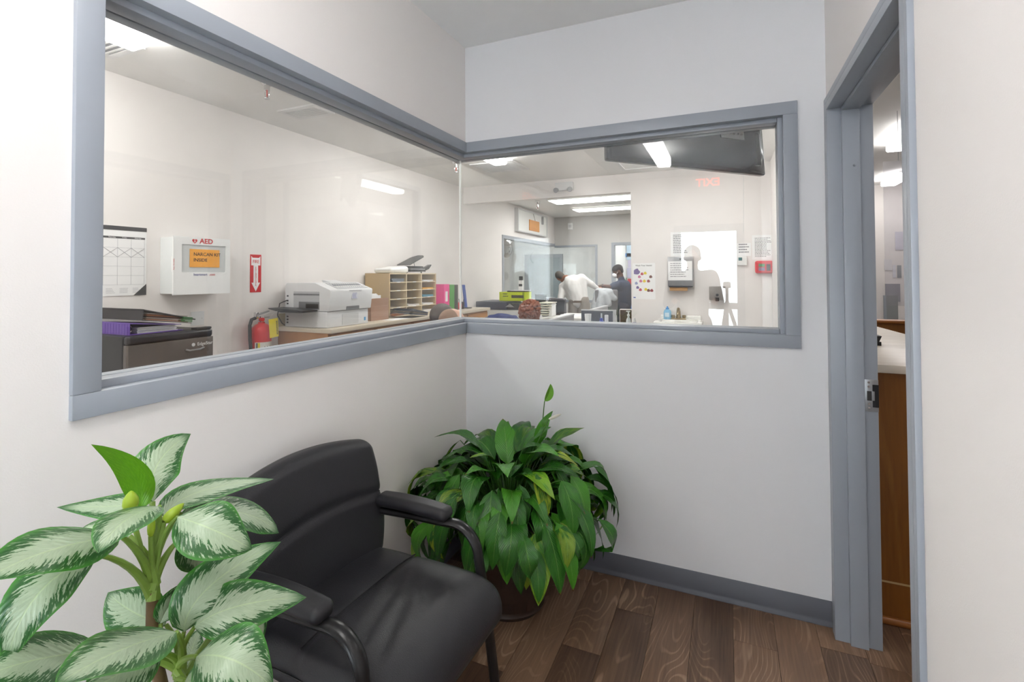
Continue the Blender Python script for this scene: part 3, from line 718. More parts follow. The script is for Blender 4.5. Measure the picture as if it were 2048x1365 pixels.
leaf_mesh(u0, u1, u2, .068, Vector((.8,-.6,.2)), fold=.12, peak=.42).build('leaf', LILY, pl, smooth=True, fixn=False)
# ================================================================ light fixtures
DIFF = {}
def fixture(name, x, y, lx, ly, strength, label, drop=.085, col=(255,252,249), group=None, room=''):
    t = thing(name, (x, y, ZC), label, 'ceiling light', group)
    hw_ = .35 if drop > .04 else .53
    B(x-lx*hw_, x+lx*hw_, y-ly*.495, y+ly*.495, ZC-.03, ZC).build('housing', WHITE, t)
    key = (strength, col)
    if key not in DIFF: DIFF[key] = emit_mat('lit_diffuser_%d' % len(DIFF), col, strength)
    if drop > .04:
        MB().prism([(-lx/2, 0), (lx/2, 0), (lx/2, -drop+.045), (lx/2-.012, -drop+.03), (-lx/2+.012, -drop+.03), (-lx/2, -drop+.045)], y-ly/2, y+ly/2, ax=1).xf(Matrix.Translation((x, 0, ZC-.03))).build('diffuser', DIFF[key], t)
    else:
        B(x-lx/2, x+lx/2, y-ly/2, y+ly/2, ZC-.035, ZC-.03).build('diffuser', DIFF[key], t)
    return t
fixture('strip_light', .735, -2.30, .14, 1.22, LAMP_LOBBY, 'slim strip light on the lobby ceiling above the chair', drop=.13)
fixture('strip_light', -1.47, -1.46, .15, 1.22, LAMP_OFFICE, 'strip light at the upper left corner of the left window')
fixture('strip_light', -.90, 1.80, .15, 1.22, LAMP_OFFICE, 'strip light seen just right of the glass corner')
fixture('strip_light', .9, 2.4, .15, 1.22, LAMP_OFFICE, 'strip light over the sink side of the office')
fixture('strip_light', 2.88, 3.05, .17, .9, LAMP_HALL, 'nearer strip light seen through the door opening')
fixture('strip_light', 3.38, 5.45, .17, .7, LAMP_HALL, 'farther strip light seen through the door opening')
fixture('strip_light', 2.9, -.4, .15, 1.22, LAMP_HALL*.6, 'strip light over the reception just inside the door')
fixture('troffer_light', -.70, 5.62, 1.38, .46, LAMP_FAR, 'nearer of two wide bright panels on the far ceiling', drop=.03)
fixture('troffer_light', -.66, 6.84, 1.36, .40, LAMP_FAR, 'farther of two wide bright panels on the far ceiling', drop=.03)
fixture('troffer_light', -3.2, 8.6, 1.2, .6, LAMP_FAR*1.1, 'added ceiling panel lighting the passage just outside the far corner windows', drop=.03)  # added lamp, brightens the passage behind the far glass
fixture('troffer_light', -3.6, 11.0, 1.2, .6, LAMP_FAR*1.1, 'added ceiling panel lighting the deeper passage beyond the far windows', drop=.03)  # second lamp added for the dim passage
fixture('troffer_light', 0.0, 8.8, .6, .6, LAMP_FAR*1.2, 'ceiling panel in the room behind the far doorway', drop=.03)

# ---------------------------------------------------------------- ceiling vents, sprinklers, hatch
VENTG = mat('vent_shadow', (150,152,156), .6); VENTW = mat('vent_white', (226,226,226), .45)
def vent(x0, x1, y0, y1, label, n=8, along='x'):
    t = thing('ceiling_vent', ((x0+x1)/2, (y0+y1)/2, ZC), label, 'vent', 'ceiling vents')
    f = .035; MB().box(x0, x1, y0, y0+f, ZC-.012, ZC).box(x0, x1, y1-f, y1, ZC-.012, ZC).box(x0, x0+f, y0+f, y1-f, ZC-.012, ZC).box(x1-f, x1, y0+f, y1-f, ZC-.012, ZC).build('frame', VENTW, t)
    B(x0+f, x1-f, y0+f, y1-f, ZC-.003, ZC).build('backing', VENTG, t)
    for i in range(n):
        if along == 'x':
            a = y0+f+(y1-y0-2*f)*(i+.5)/n; B(x0+f, x1-f, a-.006, a+.006, ZC-.011, ZC-.004).build('slat', VENTW, t)
        else:
            a = x0+f+(x1-x0-2*f)*(i+.5)/n; B(a-.006, a+.006, y0+f, y1-f, ZC-.011, ZC-.004).build('slat', VENTW, t)
vent(-1.83, -1.46, .315, .54, 'small white ceiling vent beside the sprinkler above the left wall', 8)
vent(-1.93, -1.62, -1.35, -.74, 'ceiling vent cut off by the left window jamb', 14)
vent(-1.36, -.82, 2.56, 3.06, 'square ceiling vent behind the light by the glass corner', 12)
vent(-.62, -.30, 6.15, 6.45, 'ceiling vent between the two far bright panels', 8)
def sprinkler(x, y, label, z0=ZC, k=1.0):
    t = thing('fire_sprinkler', (x, y, z0), label, 'sprinkler', 'ceiling sprinklers')
    MB().lathe([(.042*k,0),(.046*k,-.006*k),(.040*k,-.05*k),(.030*k,-.062*k),(.024*k,-.062*k)], (x, y, z0), 20).build('escutcheon', CHROME, t, smooth=True)
    z0 -= .05*k
    MB().cyl((x, y, z0), (x, y, z0-.05*k), .017*k, 14).build('body', CHROME, t, smooth=True)
    for s in (-1, 1): MB().tube([(x+s*.012*k, y, z0-.045*k), (x+s*.019*k, y, z0-.065*k), (x+s*.012*k, y, z0-.09*k), (x, y, z0-.10*k)], .0035*k, 6).build('yoke_arm', CHROME, t, smooth=True)
    MB().cyl((x, y, z0-.05*k), (x, y, z0-.09*k), .004*k, 8).build('glass_bulb', mat('red_bulb', (190,60,50), .2), t)
    MB().cyl((x, y, z0-.10*k), (x, y, z0-.103*k), .018*k, 14).build('deflector', STEEL, t)
sprinkler(-1.33, -.19, 'chrome ceiling sprinkler hanging under the left window head')
sprinkler(-1.36, 2.25, 'chrome ceiling sprinkler just left of the glass corner')
p = at(1075, 402, Z, ZC); sprinkler(p.x, p.y, 'small sprinkler on the far ceiling above the wood sign')
h = thing('ceiling_hatch', (.95, 3.2, ZC), 'flat access hatch on the ceiling behind the television', 'hatch')
for a, b, c, d in ((.19, 1.55, 3.56, 3.6), (.19, .23, 2.3, 3.56), (1.51, 1.55, 2.3, 3.56), (.23, 1.51, 2.3, 2.34)): B(a, b, c, d, ZC-.014, ZC).build('trim', VENTW, h)
B(.23, 1.51, 2.34, 3.56, ZC-.006, ZC).build('panel', CEIL2, h)

# ================================================================ left wall of the office
# calendar
cal = thing('wall_calendar', (XL, -.70, 1.342), 'large paper wall calendar with black header and crossed-out weeks', 'calendar')
cy0, cy1, cz0, cz1 = -.98, -.412, 1.345, 1.785
B(XL, XL+.004, cy0, cy1, cz0, cz1).build('sheet', PAPER, cal)
B(XL+.004, XL+.006, cy0, cy1, cz1-.026, cz1).build('header', mat('charcoal_card', (70,70,72), .6), cal)
B(XL+.0042, XL+.0052, cy0, cy1-.01, cz1-.078, cz1-.066).build('weekday_bar', MATS['charcoal_card'], cal)
MB().prism([(cy1-.075, cz0), (cy1, cz0), (cy1, cz0+.072)], XL+.004, XL+.0055, ax=0).build('corner_holder', MATS['charcoal_card'], cal)
g = MB(); cw = .0776
for i in range(8):
    yy = cy1-.013-i*cw; g.box(XL+.0041, XL+.0046, yy-.0007, yy+.0007, cz0+.068, cz1-.078)
for i in range(6):
    zz = cz1-.078-i*.0585; g.box(XL+.0041, XL+.0046, cy0+.012, cy1-.013, zz-.0007, zz+.0007)
g.build('grid_lines', mat('grid_grey', (186,187,192), .8), cal)
g = MB()
for i in range(7):
    a, b = cy1-.013-(i+1)*cw, cy1-.013-i*cw; z0, z1 = cz1-.078-2*.0585, cz1-.078-.0585
    for (q, w_) in (((a, z0), (b, z1)), ((a, z1), (b, z0))):
        g.tube([(XL+.005, q[0], q[1]), (XL+.005, w_[0], w_[1])], .0009, 4)
g.build('pen_crosses', INKG, cal)
g = MB(); M_ = onL(XL+.0042, 0, 0)
for i in range(6): printlines(g, M_, cy1-.08-i*.075, cy1-.03-i*.075, cz0+.045, 4, .009, .003, seed=i)
g.build('small_print', mat('faint_print', (190,190,196), .8), cal)
for nm, yy in (('Thursday', cy1-.20), ('Friday', cy1-.13), ('Saturday', cy1-.052)):
    text('weekday_name', nm, .011, onL(XL+.0055, yy, cz1-.072), PAPER, cal)

# AED cabinet
AX = XL+.15
aed = thing('aed_cabinet', (XL, -.127, 1.34), 'white AED cabinet with orange sign mounted on the office wall', 'cabinet')
ay0, ay1, az0, az1 = -.33, .076, 1.342, 1.736
AW = mat('white_enamel', (240,241,241), .3)
B(XL, AX-.012, ay0+.006, ay1-.006, az0+.006, az1-.006).build('body', mat('white_enamel_side', (226,230,230), .35), aed, bevel=.004)
dr = MB(); wy0, wy1, wz0, wz1 = ay0+.055, ay1-.036, az0+.152, az1-.052
dr.box(AX-.012, AX, ay0, wy0, az0, az1).box(AX-.012, AX, wy1, ay1, az0, az1).box(AX-.012, AX, wy0, wy1, az0, wz0).box(AX-.012, AX, wy0, wy1, wz1, az1)
dr = dr.build('door', AW, aed)
B(AX-.010, AX-.006, wy0, wy1, wz0, wz1).build('window', mat('aed_window', (205,209,210), .15), dr)
B(AX-.004, AX-.002, wy0+.055, wy1-.045, wz0+.035, wz1-.030).build('orange_sheet', mat('orange_paper', (247,172,62), .6), dr)
text('printing', 'NARCAN KIT', .033, onL(AX-.0015, wy0+.080, wz1-.066), INK, dr, 'LEFT', bold=.004, xs=1.0)
text('printing', 'INSIDE', .033, onL(AX-.0015, wy0+.080, wz1-.106), INK, dr, 'LEFT', bold=.004)
REDI = mat('red_ink', (205,38,44), .5)
text('lettering', 'AED', .048, onL(AX+.0006, ay0+.225, az1-.026), REDI, dr, bold=.02, xs=1.05)
hy, hz = ay0+.142, az1-.027
hp = [(hy+.018*(16*math.sin(t)**3)/16, hz+.018*(13*math.cos(t)-5*math.cos(2*t)-2*math.cos(3*t)-math.cos(4*t))/16) for t in [2*PI*i/28 for i in range(28)]]
MB().prism(hp, AX, AX+.0009, ax=0).build('heart_emblem', REDI, dr)
MB().prism([(hy+.003, hz+.010), (hy-.006, hz-.002), (hy-.001, hz-.002), (hy-.003, hz-.013), (hy+.007, hz+.001), (hy+.001, hz+.001)], AX+.0009, AX+.0014, ax=0).build('bolt_emblem', AW, dr)
text('lettering', 'heartsmart', .024, onL(AX+.0006, ay0+.135, az0+.136), mat('blue_ink', (52,66,150), .5), dr, 'LEFT', bold=.004, xs=.92)
text('lettering', '.com', .024, onL(AX+.0006, ay0+.247, az0+.136), REDI, dr, 'LEFT', bold=.004, xs=.92)
B(AX-.02, AX+.001, ay0-.0015, ay0+.004, az0+.155, az0+.255).build('seal_tag', PAPER, aed)
text('printing', 'PULL TO OPEN', .011, Matrix(((0,0,1,AX+.0015),(0,-1,0,ay0+.0025),(1,0,0,az0+.205),(0,0,0,1))), REDI, aed)

# fire extinguisher sign
fs = thing('fire_extinguisher_sign', (XL, .412, 1.335), 'red and white fire extinguisher arrow sign on the wall', 'sign')
fy0, fy1, fz0, fz1 = .361, .463, 1.335, 1.641; fc = .412
B(XL, XL+.003, fy0, fy1, fz0, fz1).build('plate', mat('sign_red', (206,34,40), .4), fs)
MB().prism([(fc-.042, fz1-.012), (fc-.030, fz1-.026), (fc+.030, fz1-.026), (fc+.042, fz1-.012), (fc+.042, fz1-.088), (fc+.021, fz1-.088), (fc+.021, fz0+.078), (fc+.040, fz0+.078), (fc, fz0+.008), (fc-.040, fz0+.078), (fc-.021, fz0+.078), (fc-.021, fz1-.088), (fc-.042, fz1-.088)], XL+.003, XL+.004, ax=0).build('arrow', PAPER, fs)
text('lettering', 'FIRE', .038, onL(XL+.0045, fc, fz1-.058), REDI, fs, bold=.005, xs=.86)
for i, ch in enumerate('EXTINGUISHER'):
    text('lettering', ch, .0175, onL(XL+.0045, fc, fz1-.105-i*.0132), REDI, fs, bold=.004)
# switch plate
swp = thing('wall_plate', (XL, -.065, 1.11), 'blank white wall plate under the AED cabinet', 'wall plate')
B(XL, XL+.006, -.113, -.018, 1.112, 1.212).build('plate', mat('plate_grey_white', (220,222,224), .5), swp, bevel=.002)
for yy in (-.095, -.036): MB().cyl((XL+.006, yy, 1.162), (XL+.0075, yy, 1.162), .003, 8).build('screw', STEEL, swp)

# fire extinguisher
ex, ey = XL+.095, .392
fe = thing('fire_extinguisher', (ex, ey, .70), 'red fire extinguisher with yellow tag hung on the office wall', 'fire extinguisher')
MB().lathe([(.0,.70),(.062,.70),(.072,.712),(.074,.74),(.074,1.03),(.069,1.055),(.05,1.078),(.026,1.088),(.024,1.10),(.0,1.10)], (ex, ey, 0), 28).build('cylinder', RED, fe, smooth=True)
lb = MB()
for k in range(10):
    a0, a1 = -1.35+k*.27, -1.35+(k+1)*.27
    def f(u, v, a0=a0, a1=a1):
        a = a0+(a1-a0)*v; return Vector((ex+.0748*math.cos(a), ey+.0748*math.sin(a), .80+.145*u))
    lb.grid(f, 1, 2)
lb.build('label', mat('extinguisher_label', (216,214,206), .5, var=.08, vscale=60), fe, smooth=True, fixn=False)
lb = MB()
for a0, a1, z0, z1 in ((-1.2,-1.05,.805,.94), (-.2,.02,.81,.84), (.2,.42,.81,.84), (.55,.75,.81,.84), (-.4,.6,.905,.912), (-.4,.4,.885,.89), (-.4,.5,.865,.87)):
    lb.grid(lambda u, v, a0=a0, a1=a1, z0=z0, z1=z1: Vector((ex+.0753*math.cos(a0+(a1-a0)*v), ey+.0753*math.sin(a0+(a1-a0)*v), z0+(z1-z0)*u)), 1, 3)
lb.build('label_print', INK, fe, fixn=False)
MB().grid(lambda u, v: Vector((ex+.0755*math.cos(-1.04+.22*v), ey+.0755*math.sin(-1.04+.22*v), .805+.135*u)), 1, 3).build('label_stripe', mat('label_yellow', (232,206,40), .5), fe, fixn=False)
B(XL, XL+.03, ey-.02, ey+.02, .95, 1.06).build('bracket', STEEL, fe)
MB().cyl((ex, ey, 1.095), (ex, ey, 1.145), .020, 14).build('valve', CHROME, fe, smooth=True)
MB().cyl((ex, ey-.01, 1.12), (ex+.03, ey-.012, 1.12), .016, 14).build('gauge', RED, fe, smooth=True)
MB().prism([(ey-.045, 1.15), (ey+.065, 1.178), (ey+.068, 1.186), (ey-.045, 1.165)], ex-.011, ex+.011, ax=0).build('handle', STEEL, fe)
MB().prism([(ey-.015, 1.125), (ey+.07, 1.13), (ey+.07, 1.137), (ey-.015, 1.14)], ex-.01, ex+.01, ax=0).build('lever', STEEL, fe)
B(ex-.014, ex+.014, ey-.062, ey-.038, 1.13, 1.18).build('hose_block', CHROME, fe, bevel=.003)
MB().tube([(ex, ey-.055, 1.135), (ex, ey-.09, 1.125), (ex+.005, ey-.11, 1.08), (ex+.008, ey-.11, .98), (ex+.008, ey-.10, .88), (ex+.008, ey-.09, .80), (ex+.008, ey-.088, .74)], .013, 10).build('hose', mat('hose_black', (42,42,44), .6), fe, smooth=True)
MB().tube([(ex+.008, ey-.092, .83), (ex+.008, ey-.089, .80)], .017, 10).build('hose_clip', STEEL, fe)
MB().lathe([(.0755,.785),(.0765,.785),(.0765,.80),(.0755,.80)], (ex, ey, 0), 24).build('strap', BLACK, fe, smooth=True)
tm = Matrix.Translation((ex+.083, ey+.045, 1.05)) @ Matrix.Rotation(.08, 4, 'X')
tgm = MB().box(-.001, .001, -.042, .042, -.075, .075); tgm.xf(tm); tgo = tgm.build('inspection_tag', mat('tag_yellow', (244,226,20), .5), fe)
g = MB()
for i in range(9): g.box(.0011, .0016, .024, .036, -.055+i*.0125, -.048+i*.0125)
g.xf(tm); g.build('tag_print', INK, tgo)
MB().tube([(ex+.02, ey, 1.155), (ex+.05, ey+.04, 1.175), (ex+.06, ey+.10, 1.18), (ex+.04, ey+.06, 1.15)], .0015, 6).build('pull_seal', PAPER, fe)

# mini fridge, binders
FX = XL+.50
fr = thing('mini_fridge', (-1.93, -.541, 0), 'black mini fridge with grey door under the calendar', 'fridge')
FB = mat('fridge_black', (36,37,39), .4, var=.05)
B(XL+.03, FX-.055, -.786, -.296, .02, 1.132).build('cabinet', FB, fr, bevel=.006)
fd = B(FX-.05, FX, -.784, -.298, .06, 1.085).build('door', mat('fridge_door_steel', (112,106,102), .25, metal=.55, var=.05, vscale=3), fr, bevel=.004)
MB().rbox((FX-.026, -.541, 1.108), (.026, .243, .024), .015).build('door_cap', mat('fridge_cap', (44,45,50), .3), fr, smooth=True)
MB().tube([(FX+.002, -.47, 1.02), (FX+.022, -.46, 1.015), (FX+.024, -.40, 1.015), (FX+.002, -.36, 1.02)], .006, 8).build('handle', STEEL, fd, smooth=True)
text('lettering', 'EdgeStar', .028, onL(FX+.0008, -.352, 1.045), mat('pale_lettering', (222,222,222), .4), fd, bold=.01)
MB().cyl((FX, -.425, 1.045), (FX+.001, -.425, 1.045), .011, 14).build('emblem', MATS['pale_lettering'], fd)
B(FX-.06, FX-.005, -.40, -.305, 1.132, 1.146).build('hinge_cover', BLACK, fr, bevel=.003)
for x in (XL+.06, FX-.1):
    for y in (-.76, -.32): MB().cyl((x, y, 0), (x, y, .02), .018, 10).build('foot', BLACK, fr)
# purple binder
PUR = mat('purple_vinyl', (112,84,168), .45, bump=.1, bscale=60)
pb = thing('purple_binder', (-1.93, -.59, 1.132), 'purple ring binder lying on the mini fridge', 'binder')
bx0, bx1, by0, by1 = -2.135, -1.745, -.735, -.44
B(bx0, bx1, by0, by1, 1.133, 1.137).build('cover', PUR, pb)
Mt = Matrix.Translation((0, by0, 1.197)) @ Matrix.Rotation(-.10, 4, 'X') @ Matrix.Translation((0, -by0, -1.197))
B(bx0, bx1, by0, by1-.01, 1.197, 1.201).xf(Mt).build('cover', PUR, pb)
B(bx0, bx1, by0-.004, by0, 1.133, 1.201).build('spine', PUR, pb)
for i in range(14): B(bx0+.015+i*.027, bx0+.025+i*.027, by0-.006, by0-.004, 1.137, 1.197).build('spine_rib', PUR, pb)
pm = MB()
for i in range(7): pm.box(bx0+.02, bx1-.02-.004*(i % 3), by0+.05, by1-.02-.008*(i % 2), 1.1375+i*.005, 1.1412+i*.005)
pm.build('page_block', PAPER, pb)
for s in (.2, .5, .8):
    c = (bx0+(bx1-bx0)*s, by0+.03, 1.162); MB().tube([(c[0], c[1]+.022*math.cos(t), c[2]+.022*math.sin(t)) for t in [2*PI*i/12 for i in range(12)]], .002, 5).build('ring', CHROME, pb)
# black binder on top, leaning
bb = thing('black_binder', (-1.92, -.52, 1.205), 'black zip binder stuffed with dividers on the purple binder', 'binder')
Mb = Matrix.Translation((-1.94, -.68, 1.212)) @ Matrix.Rotation(-.14, 4, 'X') @ Matrix.Rotation(.06, 4, 'Z')
BV = mat('black_vinyl', (44,43,43), .5, bump=.15, bscale=80)
B(-.18, .19, 0, .30, 0, .004).xf(Mb).build('cover', BV, bb)
Mb2 = Mb @ Matrix.Translation((0,0,.062)) @ Matrix.Rotation(-.11, 4, 'X')
MB().rbox((.0, .16, 0), (.185, .17, .004), .003).xf(Mb2).build('cover', BV, bb, smooth=True)
B(-.18, .19, -.004, 0, 0, .066).xf(Mb).build('spine', BV, bb)
dcol = [(150,84,44), (190,120,70), (96,60,44), (200,190,180), (120,70,50), (60,58,58)]
for i in range(10): B(-.165, .176-.006*(i % 3), .03, .285-.006*(i % 4), .005+i*.0042, .008+i*.0042).xf(Mb).build('divider', mat('divider_%d' % (i % 6), dcol[i % 6], .7), bb)
for i in range(4): B(.15, .194, .24, .30, .008+i*.008, .013+i*.008).xf(Mb).build('index_tab', mat('green_tab', (46,120,52), .5), bb)
B(.06, .12, .10, .16, .0045, .0052).xf(Mb2).build('name_window', STEEL, bb)

# ================================================================ counter along the left wall
CZ = 1.035; CX = XL+.60; CY0, CY1 = .622, 3.52
LAM = mat('speckled_laminate', (206,194,174), .35, var=.10, vscale=160)
ct = thing('countertop', (XL+.3, 2.1, CZ-.035), 'beige laminate countertop holding the fax machine', 'countertop')
B(XL, CX, CY0, CY1, CZ-.035, CZ).build('top', LAM, ct, bevel=.006)
tag(B(XL, XL+.018, CY0, CY1, CZ, CZ+.11).build('backsplash', mat('laminate_splash', (190,176,146), .4, var=.08, vscale=120), bevel=.003), 'beige laminate upstand along the wall behind the fax machine', 'backsplash')
OAKD = wood('honey_oak_panel', (158,104,58), (196,140,86), .45, sx=10, sy=1.0, sz=10, bump=.06)
ncab = 5; cwid = (CY1-CY0-.02)/ncab
for i in range(ncab):
    a, b = CY0+.01+i*cwid, CY0+.01+(i+1)*cwid
    c = thing('base_cabinet', (XL+.29, (a+b)/2, 0), 'oak base cabinet, %s along the left wall counter' % ['first from the extinguisher', 'second from the extinguisher', 'middle one', 'second from the far end', 'last at the far end'][i], 'cabinet', 'oak cabinets under the counter')
    B(XL+.002, CX-.045, a, b-.001, .10, CZ-.0355).build('carcass', OAKZ if i == 0 else OAKD, c)
    B(XL+.05, CX-.10, a, b-.001, 0, .10).build('toe_kick', BLACK, c)
    d = MB().box(CX-.045, CX-.027, a+.022, b-.022, CZ-.175, CZ-.055).build('drawer_front', OAK, c, bevel=.004)
    MB().rbox((CX-.024, (a+b)/2, CZ-.115), (.006, (b-a)/2-.05, .036), .005).build('raised_panel', OAK, d, smooth=True)
    d = MB().box(CX-.045, CX-.027, a+.022, b-.022, .13, CZ-.20).build('door', OAKZ, c, bevel=.004)
    MB().rbox((CX-.024, (a+b)/2, .50), (.006, (b-a)/2-.07, .27), .005).build('raised_panel', OAKZ, d, smooth=True)

# fax machine
FXW = mat('fax_white', (226,227,229), .42); FXG = mat('fax_grey', (190,192,196), .45); FXD = mat('fax_recess', (120,122,126), .6)
fx0, fx1, fy0, fy1, fz = XL+.045, -1.64, .665, 1.165, CZ
fax = thing('fax_machine', ((fx0+fx1)/2, (fy0+fy1)/2, CZ), 'large white fax printer with black output tray on the counter', 'printer')
B(fx0, fx1-.015, fy0, fy1, fz+.002, fz+.135).build('paper_drawer_base', FXW, fax, bevel=.006)
MB().prism([(fx0, fz+.138), (fx1, fz+.138), (fx1+.02, fz+.30), (fx1+.015, fz+.315), (fx1-.15, fz+.372), (fx0+.02, fz+.372), (fx0, fz+.35)], fy0, fy1+.02, ax=1).build('body', FXW, fax, bevel=.006)
B(fx1-.30, fx1-.012, fy0+.02, fy1-.02, fz+.134, fz+.139).build('seam', FXD, fax)
kp = MB(); ang = math.atan2(.057, .165)
Mk = Matrix.Translation((fx1-.067, 0, fz+.344)) @ Matrix.Rotation(ang, 4, 'Y')
kg = MB().box(-.072, .07, fy0+.10, fy1-.02, 0, .003).xf(Mk).build('control_panel', FXG, fax)
for i in range(13):
    for j in range(3): B(-.055+j*.034, -.032+j*.034, fy0+.125+i*.026, fy0+.143+i*.026, .003, .007).xf(Mk).build('key', mat('key_%d' % ((i*3+j) % 3), [(206,208,210), (150,153,158), (226,226,226)][(i*3+j) % 3], .5), kg)
# side face: recess, openings, ports and tray (side faces -y)
B(fx0+.10, fx1-.10, fy0-.0015, fy0+.001, fz+.145, fz+.30).build('side_panel', FXG, fax)
B(fx0+.16, fx1-.10, fy0-.0025, fy0, fz+.155, fz+.215).build('paper_exit', FXD, fax)
B(fx0+.24, fx1-.11, fy0-.004, fy0-.002, fz+.16, fz+.20).build('roller_slot', BLACK, fax)
B(fx0+.10, fx1-.10, fy0-.003, fy0, fz+.268, fz+.282).build('side_groove', FXD, fax)
for z in (.03, .055, .08, .19, .215, .255): B(fx0+.022, fx0+.040, fy0-.002, fy0, fz+z, fz+z+.013).build('port', DARK, fax)
MB().prism([(fx0-.0, fz+.158), (fx0+.13, fz+.135), (fx1-.115, fz+.135), (fx1-.105, fz+.15), (fx0+.20, fz+.165), (fx0-.01, fz+.168)], fy0-.165, fy0-.01, ax=1).build('output_tray', mat('tray_black', (48,50,54), .4), fax, bevel=.003)
MB().tube([(fx0+.03, fy0-.003, fz+.225), (fx0-.005, fy0-.05, fz+.20), (fx0-.02, fy0-.06, fz+.10), (fx0+.0, fy0-.03, fz+.03), (fx0+.01, fy0-.01, fz+.012)], .004, 8).build('cable', BLACK, fax, smooth=True)
# front face details (faces +x)
B(fx1-.005, fx1+.004, fy0+.20, fy0+.36, fz+.142, fz+.172).build('front_grip', FXD, fax)
B(fx1-.016, fx1-.012, fy0+.17, fy0+.37, fz+.015, fz+.105).build('drawer_grip', GREYP, fax)
B(fx1-.015, fx1-.0125, fy1-.055, fy1-.035, fz+.03, fz+.06).build('blue_sticker', mat('sky_blue_sticker', (80,160,214), .5), fax)
st_ = B(fx1+.012, fx1+.017, fy0+.255, fy0+.33, fz+.232, fz+.288).build('notice_sticker', mat('sticker_white', (224,226,236), .6), fax)
g = printlines(MB(), onL(fx1+.0172, 0, 0), fy0+.262, fy0+.323, fz+.278, 5, .0105, .004, seed=4); g.build('sticker_print', mat('blue_print', (96,104,178), .6), st_)
B(fx1+.013, fx1+.024, fy0+.22, fy0+.37, fz+.300, fz+.308).build('latch_bar', FXG, fax)
MB().prism([(fx0+.16, fz+.372), (fx0+.25, fz+.372), (fx0+.16, fz+.392), (fx0+.14, fz+.392)], fy0+.27, fy0+.43, ax=1).build('document_feed', mat('clear_grey_plastic', (214,216,218), .3), fax)

# brown file holder with papers
bo = thing('file_holder', (-1.80, 1.40, CZ), 'light brown upright file holder with papers beside the fax machine', 'file holder')
BRN = wood('pinkish_brown_laminate', (150,116,96), (178,142,118), .5, sx=8, sy=.8, sz=8, bump=.04)
MB().prism([(1.322, CZ), (1.585, CZ), (1.585, CZ+.212), (1.345, CZ+.212), (1.322, CZ+.195)], -1.76, -1.75, ax=0).build('front_panel', BRN, bo)
B(-1.95, -1.76, 1.322, 1.332, CZ, CZ+.16).build('side_panel', BRN, bo); B(-1.95, -1.76, 1.575, 1.585, CZ, CZ+.16).build('side_panel', BRN, bo); B(-1.96, -1.95, 1.322, 1.585, CZ, CZ+.22).build('back_panel', BRN, bo)
for i in range(7): B(-1.93+i*.022, -1.926+i*.022, 1.345+.006*(i % 2), 1.52-.01*(i % 3), CZ+.003, CZ+.255-.008*(i % 4)).build('paper_sheet', PAPER, bo)

# literature sorter with twelve and more slots
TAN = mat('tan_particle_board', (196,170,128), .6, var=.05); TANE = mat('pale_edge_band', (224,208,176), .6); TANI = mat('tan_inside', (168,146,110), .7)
sx0, sx1, sy0, sy1, sz0, sz1 = XL+.02, -1.84, 1.712, 2.60, CZ, 1.492
so = thing('literature_sorter', ((sx0+sx1)/2, (sy0+sy1)/2, CZ), 'tan paper sorter with rows of slots on the counter', 'shelf')
B(sx0, sx1, sy0, sy0+.014, sz0, sz1).build('side_panel', TAN, so); B(sx0, sx1, sy1-.014, sy1, sz0, sz1).build('side_panel', TAN, so)
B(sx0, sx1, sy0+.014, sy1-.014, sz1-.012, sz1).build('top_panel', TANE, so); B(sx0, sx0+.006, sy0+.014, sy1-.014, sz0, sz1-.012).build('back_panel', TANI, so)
wslot = (sy1-sy0-.028)/3; rows = 5; hs = (sz1-.012-sz0)/rows
for i in (1, 2): B(sx0+.006, sx1, sy0+.014+i*wslot-.004, sy0+.014+i*wslot+.004, sz0, sz1-.012).build('divider', TANE, so)
for c in range(3):
    for r_ in range(rows):
        a, b, z0 = sy0+.014+c*wslot+.004, sy0+.014+(c+1)*wslot-.004, sz0+r_*hs
        B(sx0+.006, sx1, a, b, z0, z0+.008).build('slot_shelf', TANE, so)
        if r_ in (1, 2, 3, 4): B(sx1, sx1+.002, (a+b)/2-.03, (a+b)/2+.03, z0+.001, z0+.010).build('label_holder', WHITE, so)
papers = [ # col,row,count,colour,label
 (0,4,6,(120,130,140),'grey forms in the top left sorter slot'), (2,4,3,(240,240,240),'loose white sheets in the top right sorter slot'), (2,3,3,(240,180,60),'orange folder in the right sorter slot, second row'),
 (2,2,4,(70,150,175),'blue folders in the right sorter slot, middle row'), (2,1,3,(236,236,234),'white sheets in the right sorter slot, lower row'), (1,1,3,(230,226,220),'white sheets in the middle sorter slot, lower row'), (2,0,5,(238,238,236),'thick pile of white sheets in the bottom right sorter slot'), (0,0,4,(200,120,60),'brown folders in the bottom left sorter slot')]
for c, r_, n, cc, lb_ in papers:
    a, z0 = sy0+.014+c*wslot+.02, sz0+r_*hs+.0085
    pt = thing('paper_stack', ((sx0+sx1)/2, a+.12, z0), lb_, 'papers', 'papers in the sorter slots')
    for i in range(n):
        cy_, cx_ = a+.115, (sx0+sx1)/2+.01
        mm = Matrix.Translation((cx_, cy_, z0+.0025+i*.006)) @ Matrix.Rotation(random.uniform(-.06,.06), 4, 'Z')
        B(-.145, .145, -.105, .105, -.0022, .0022).xf(mm).build('sheet', mat('paper_%d_%d_%d' % cc, cc, .7), pt)
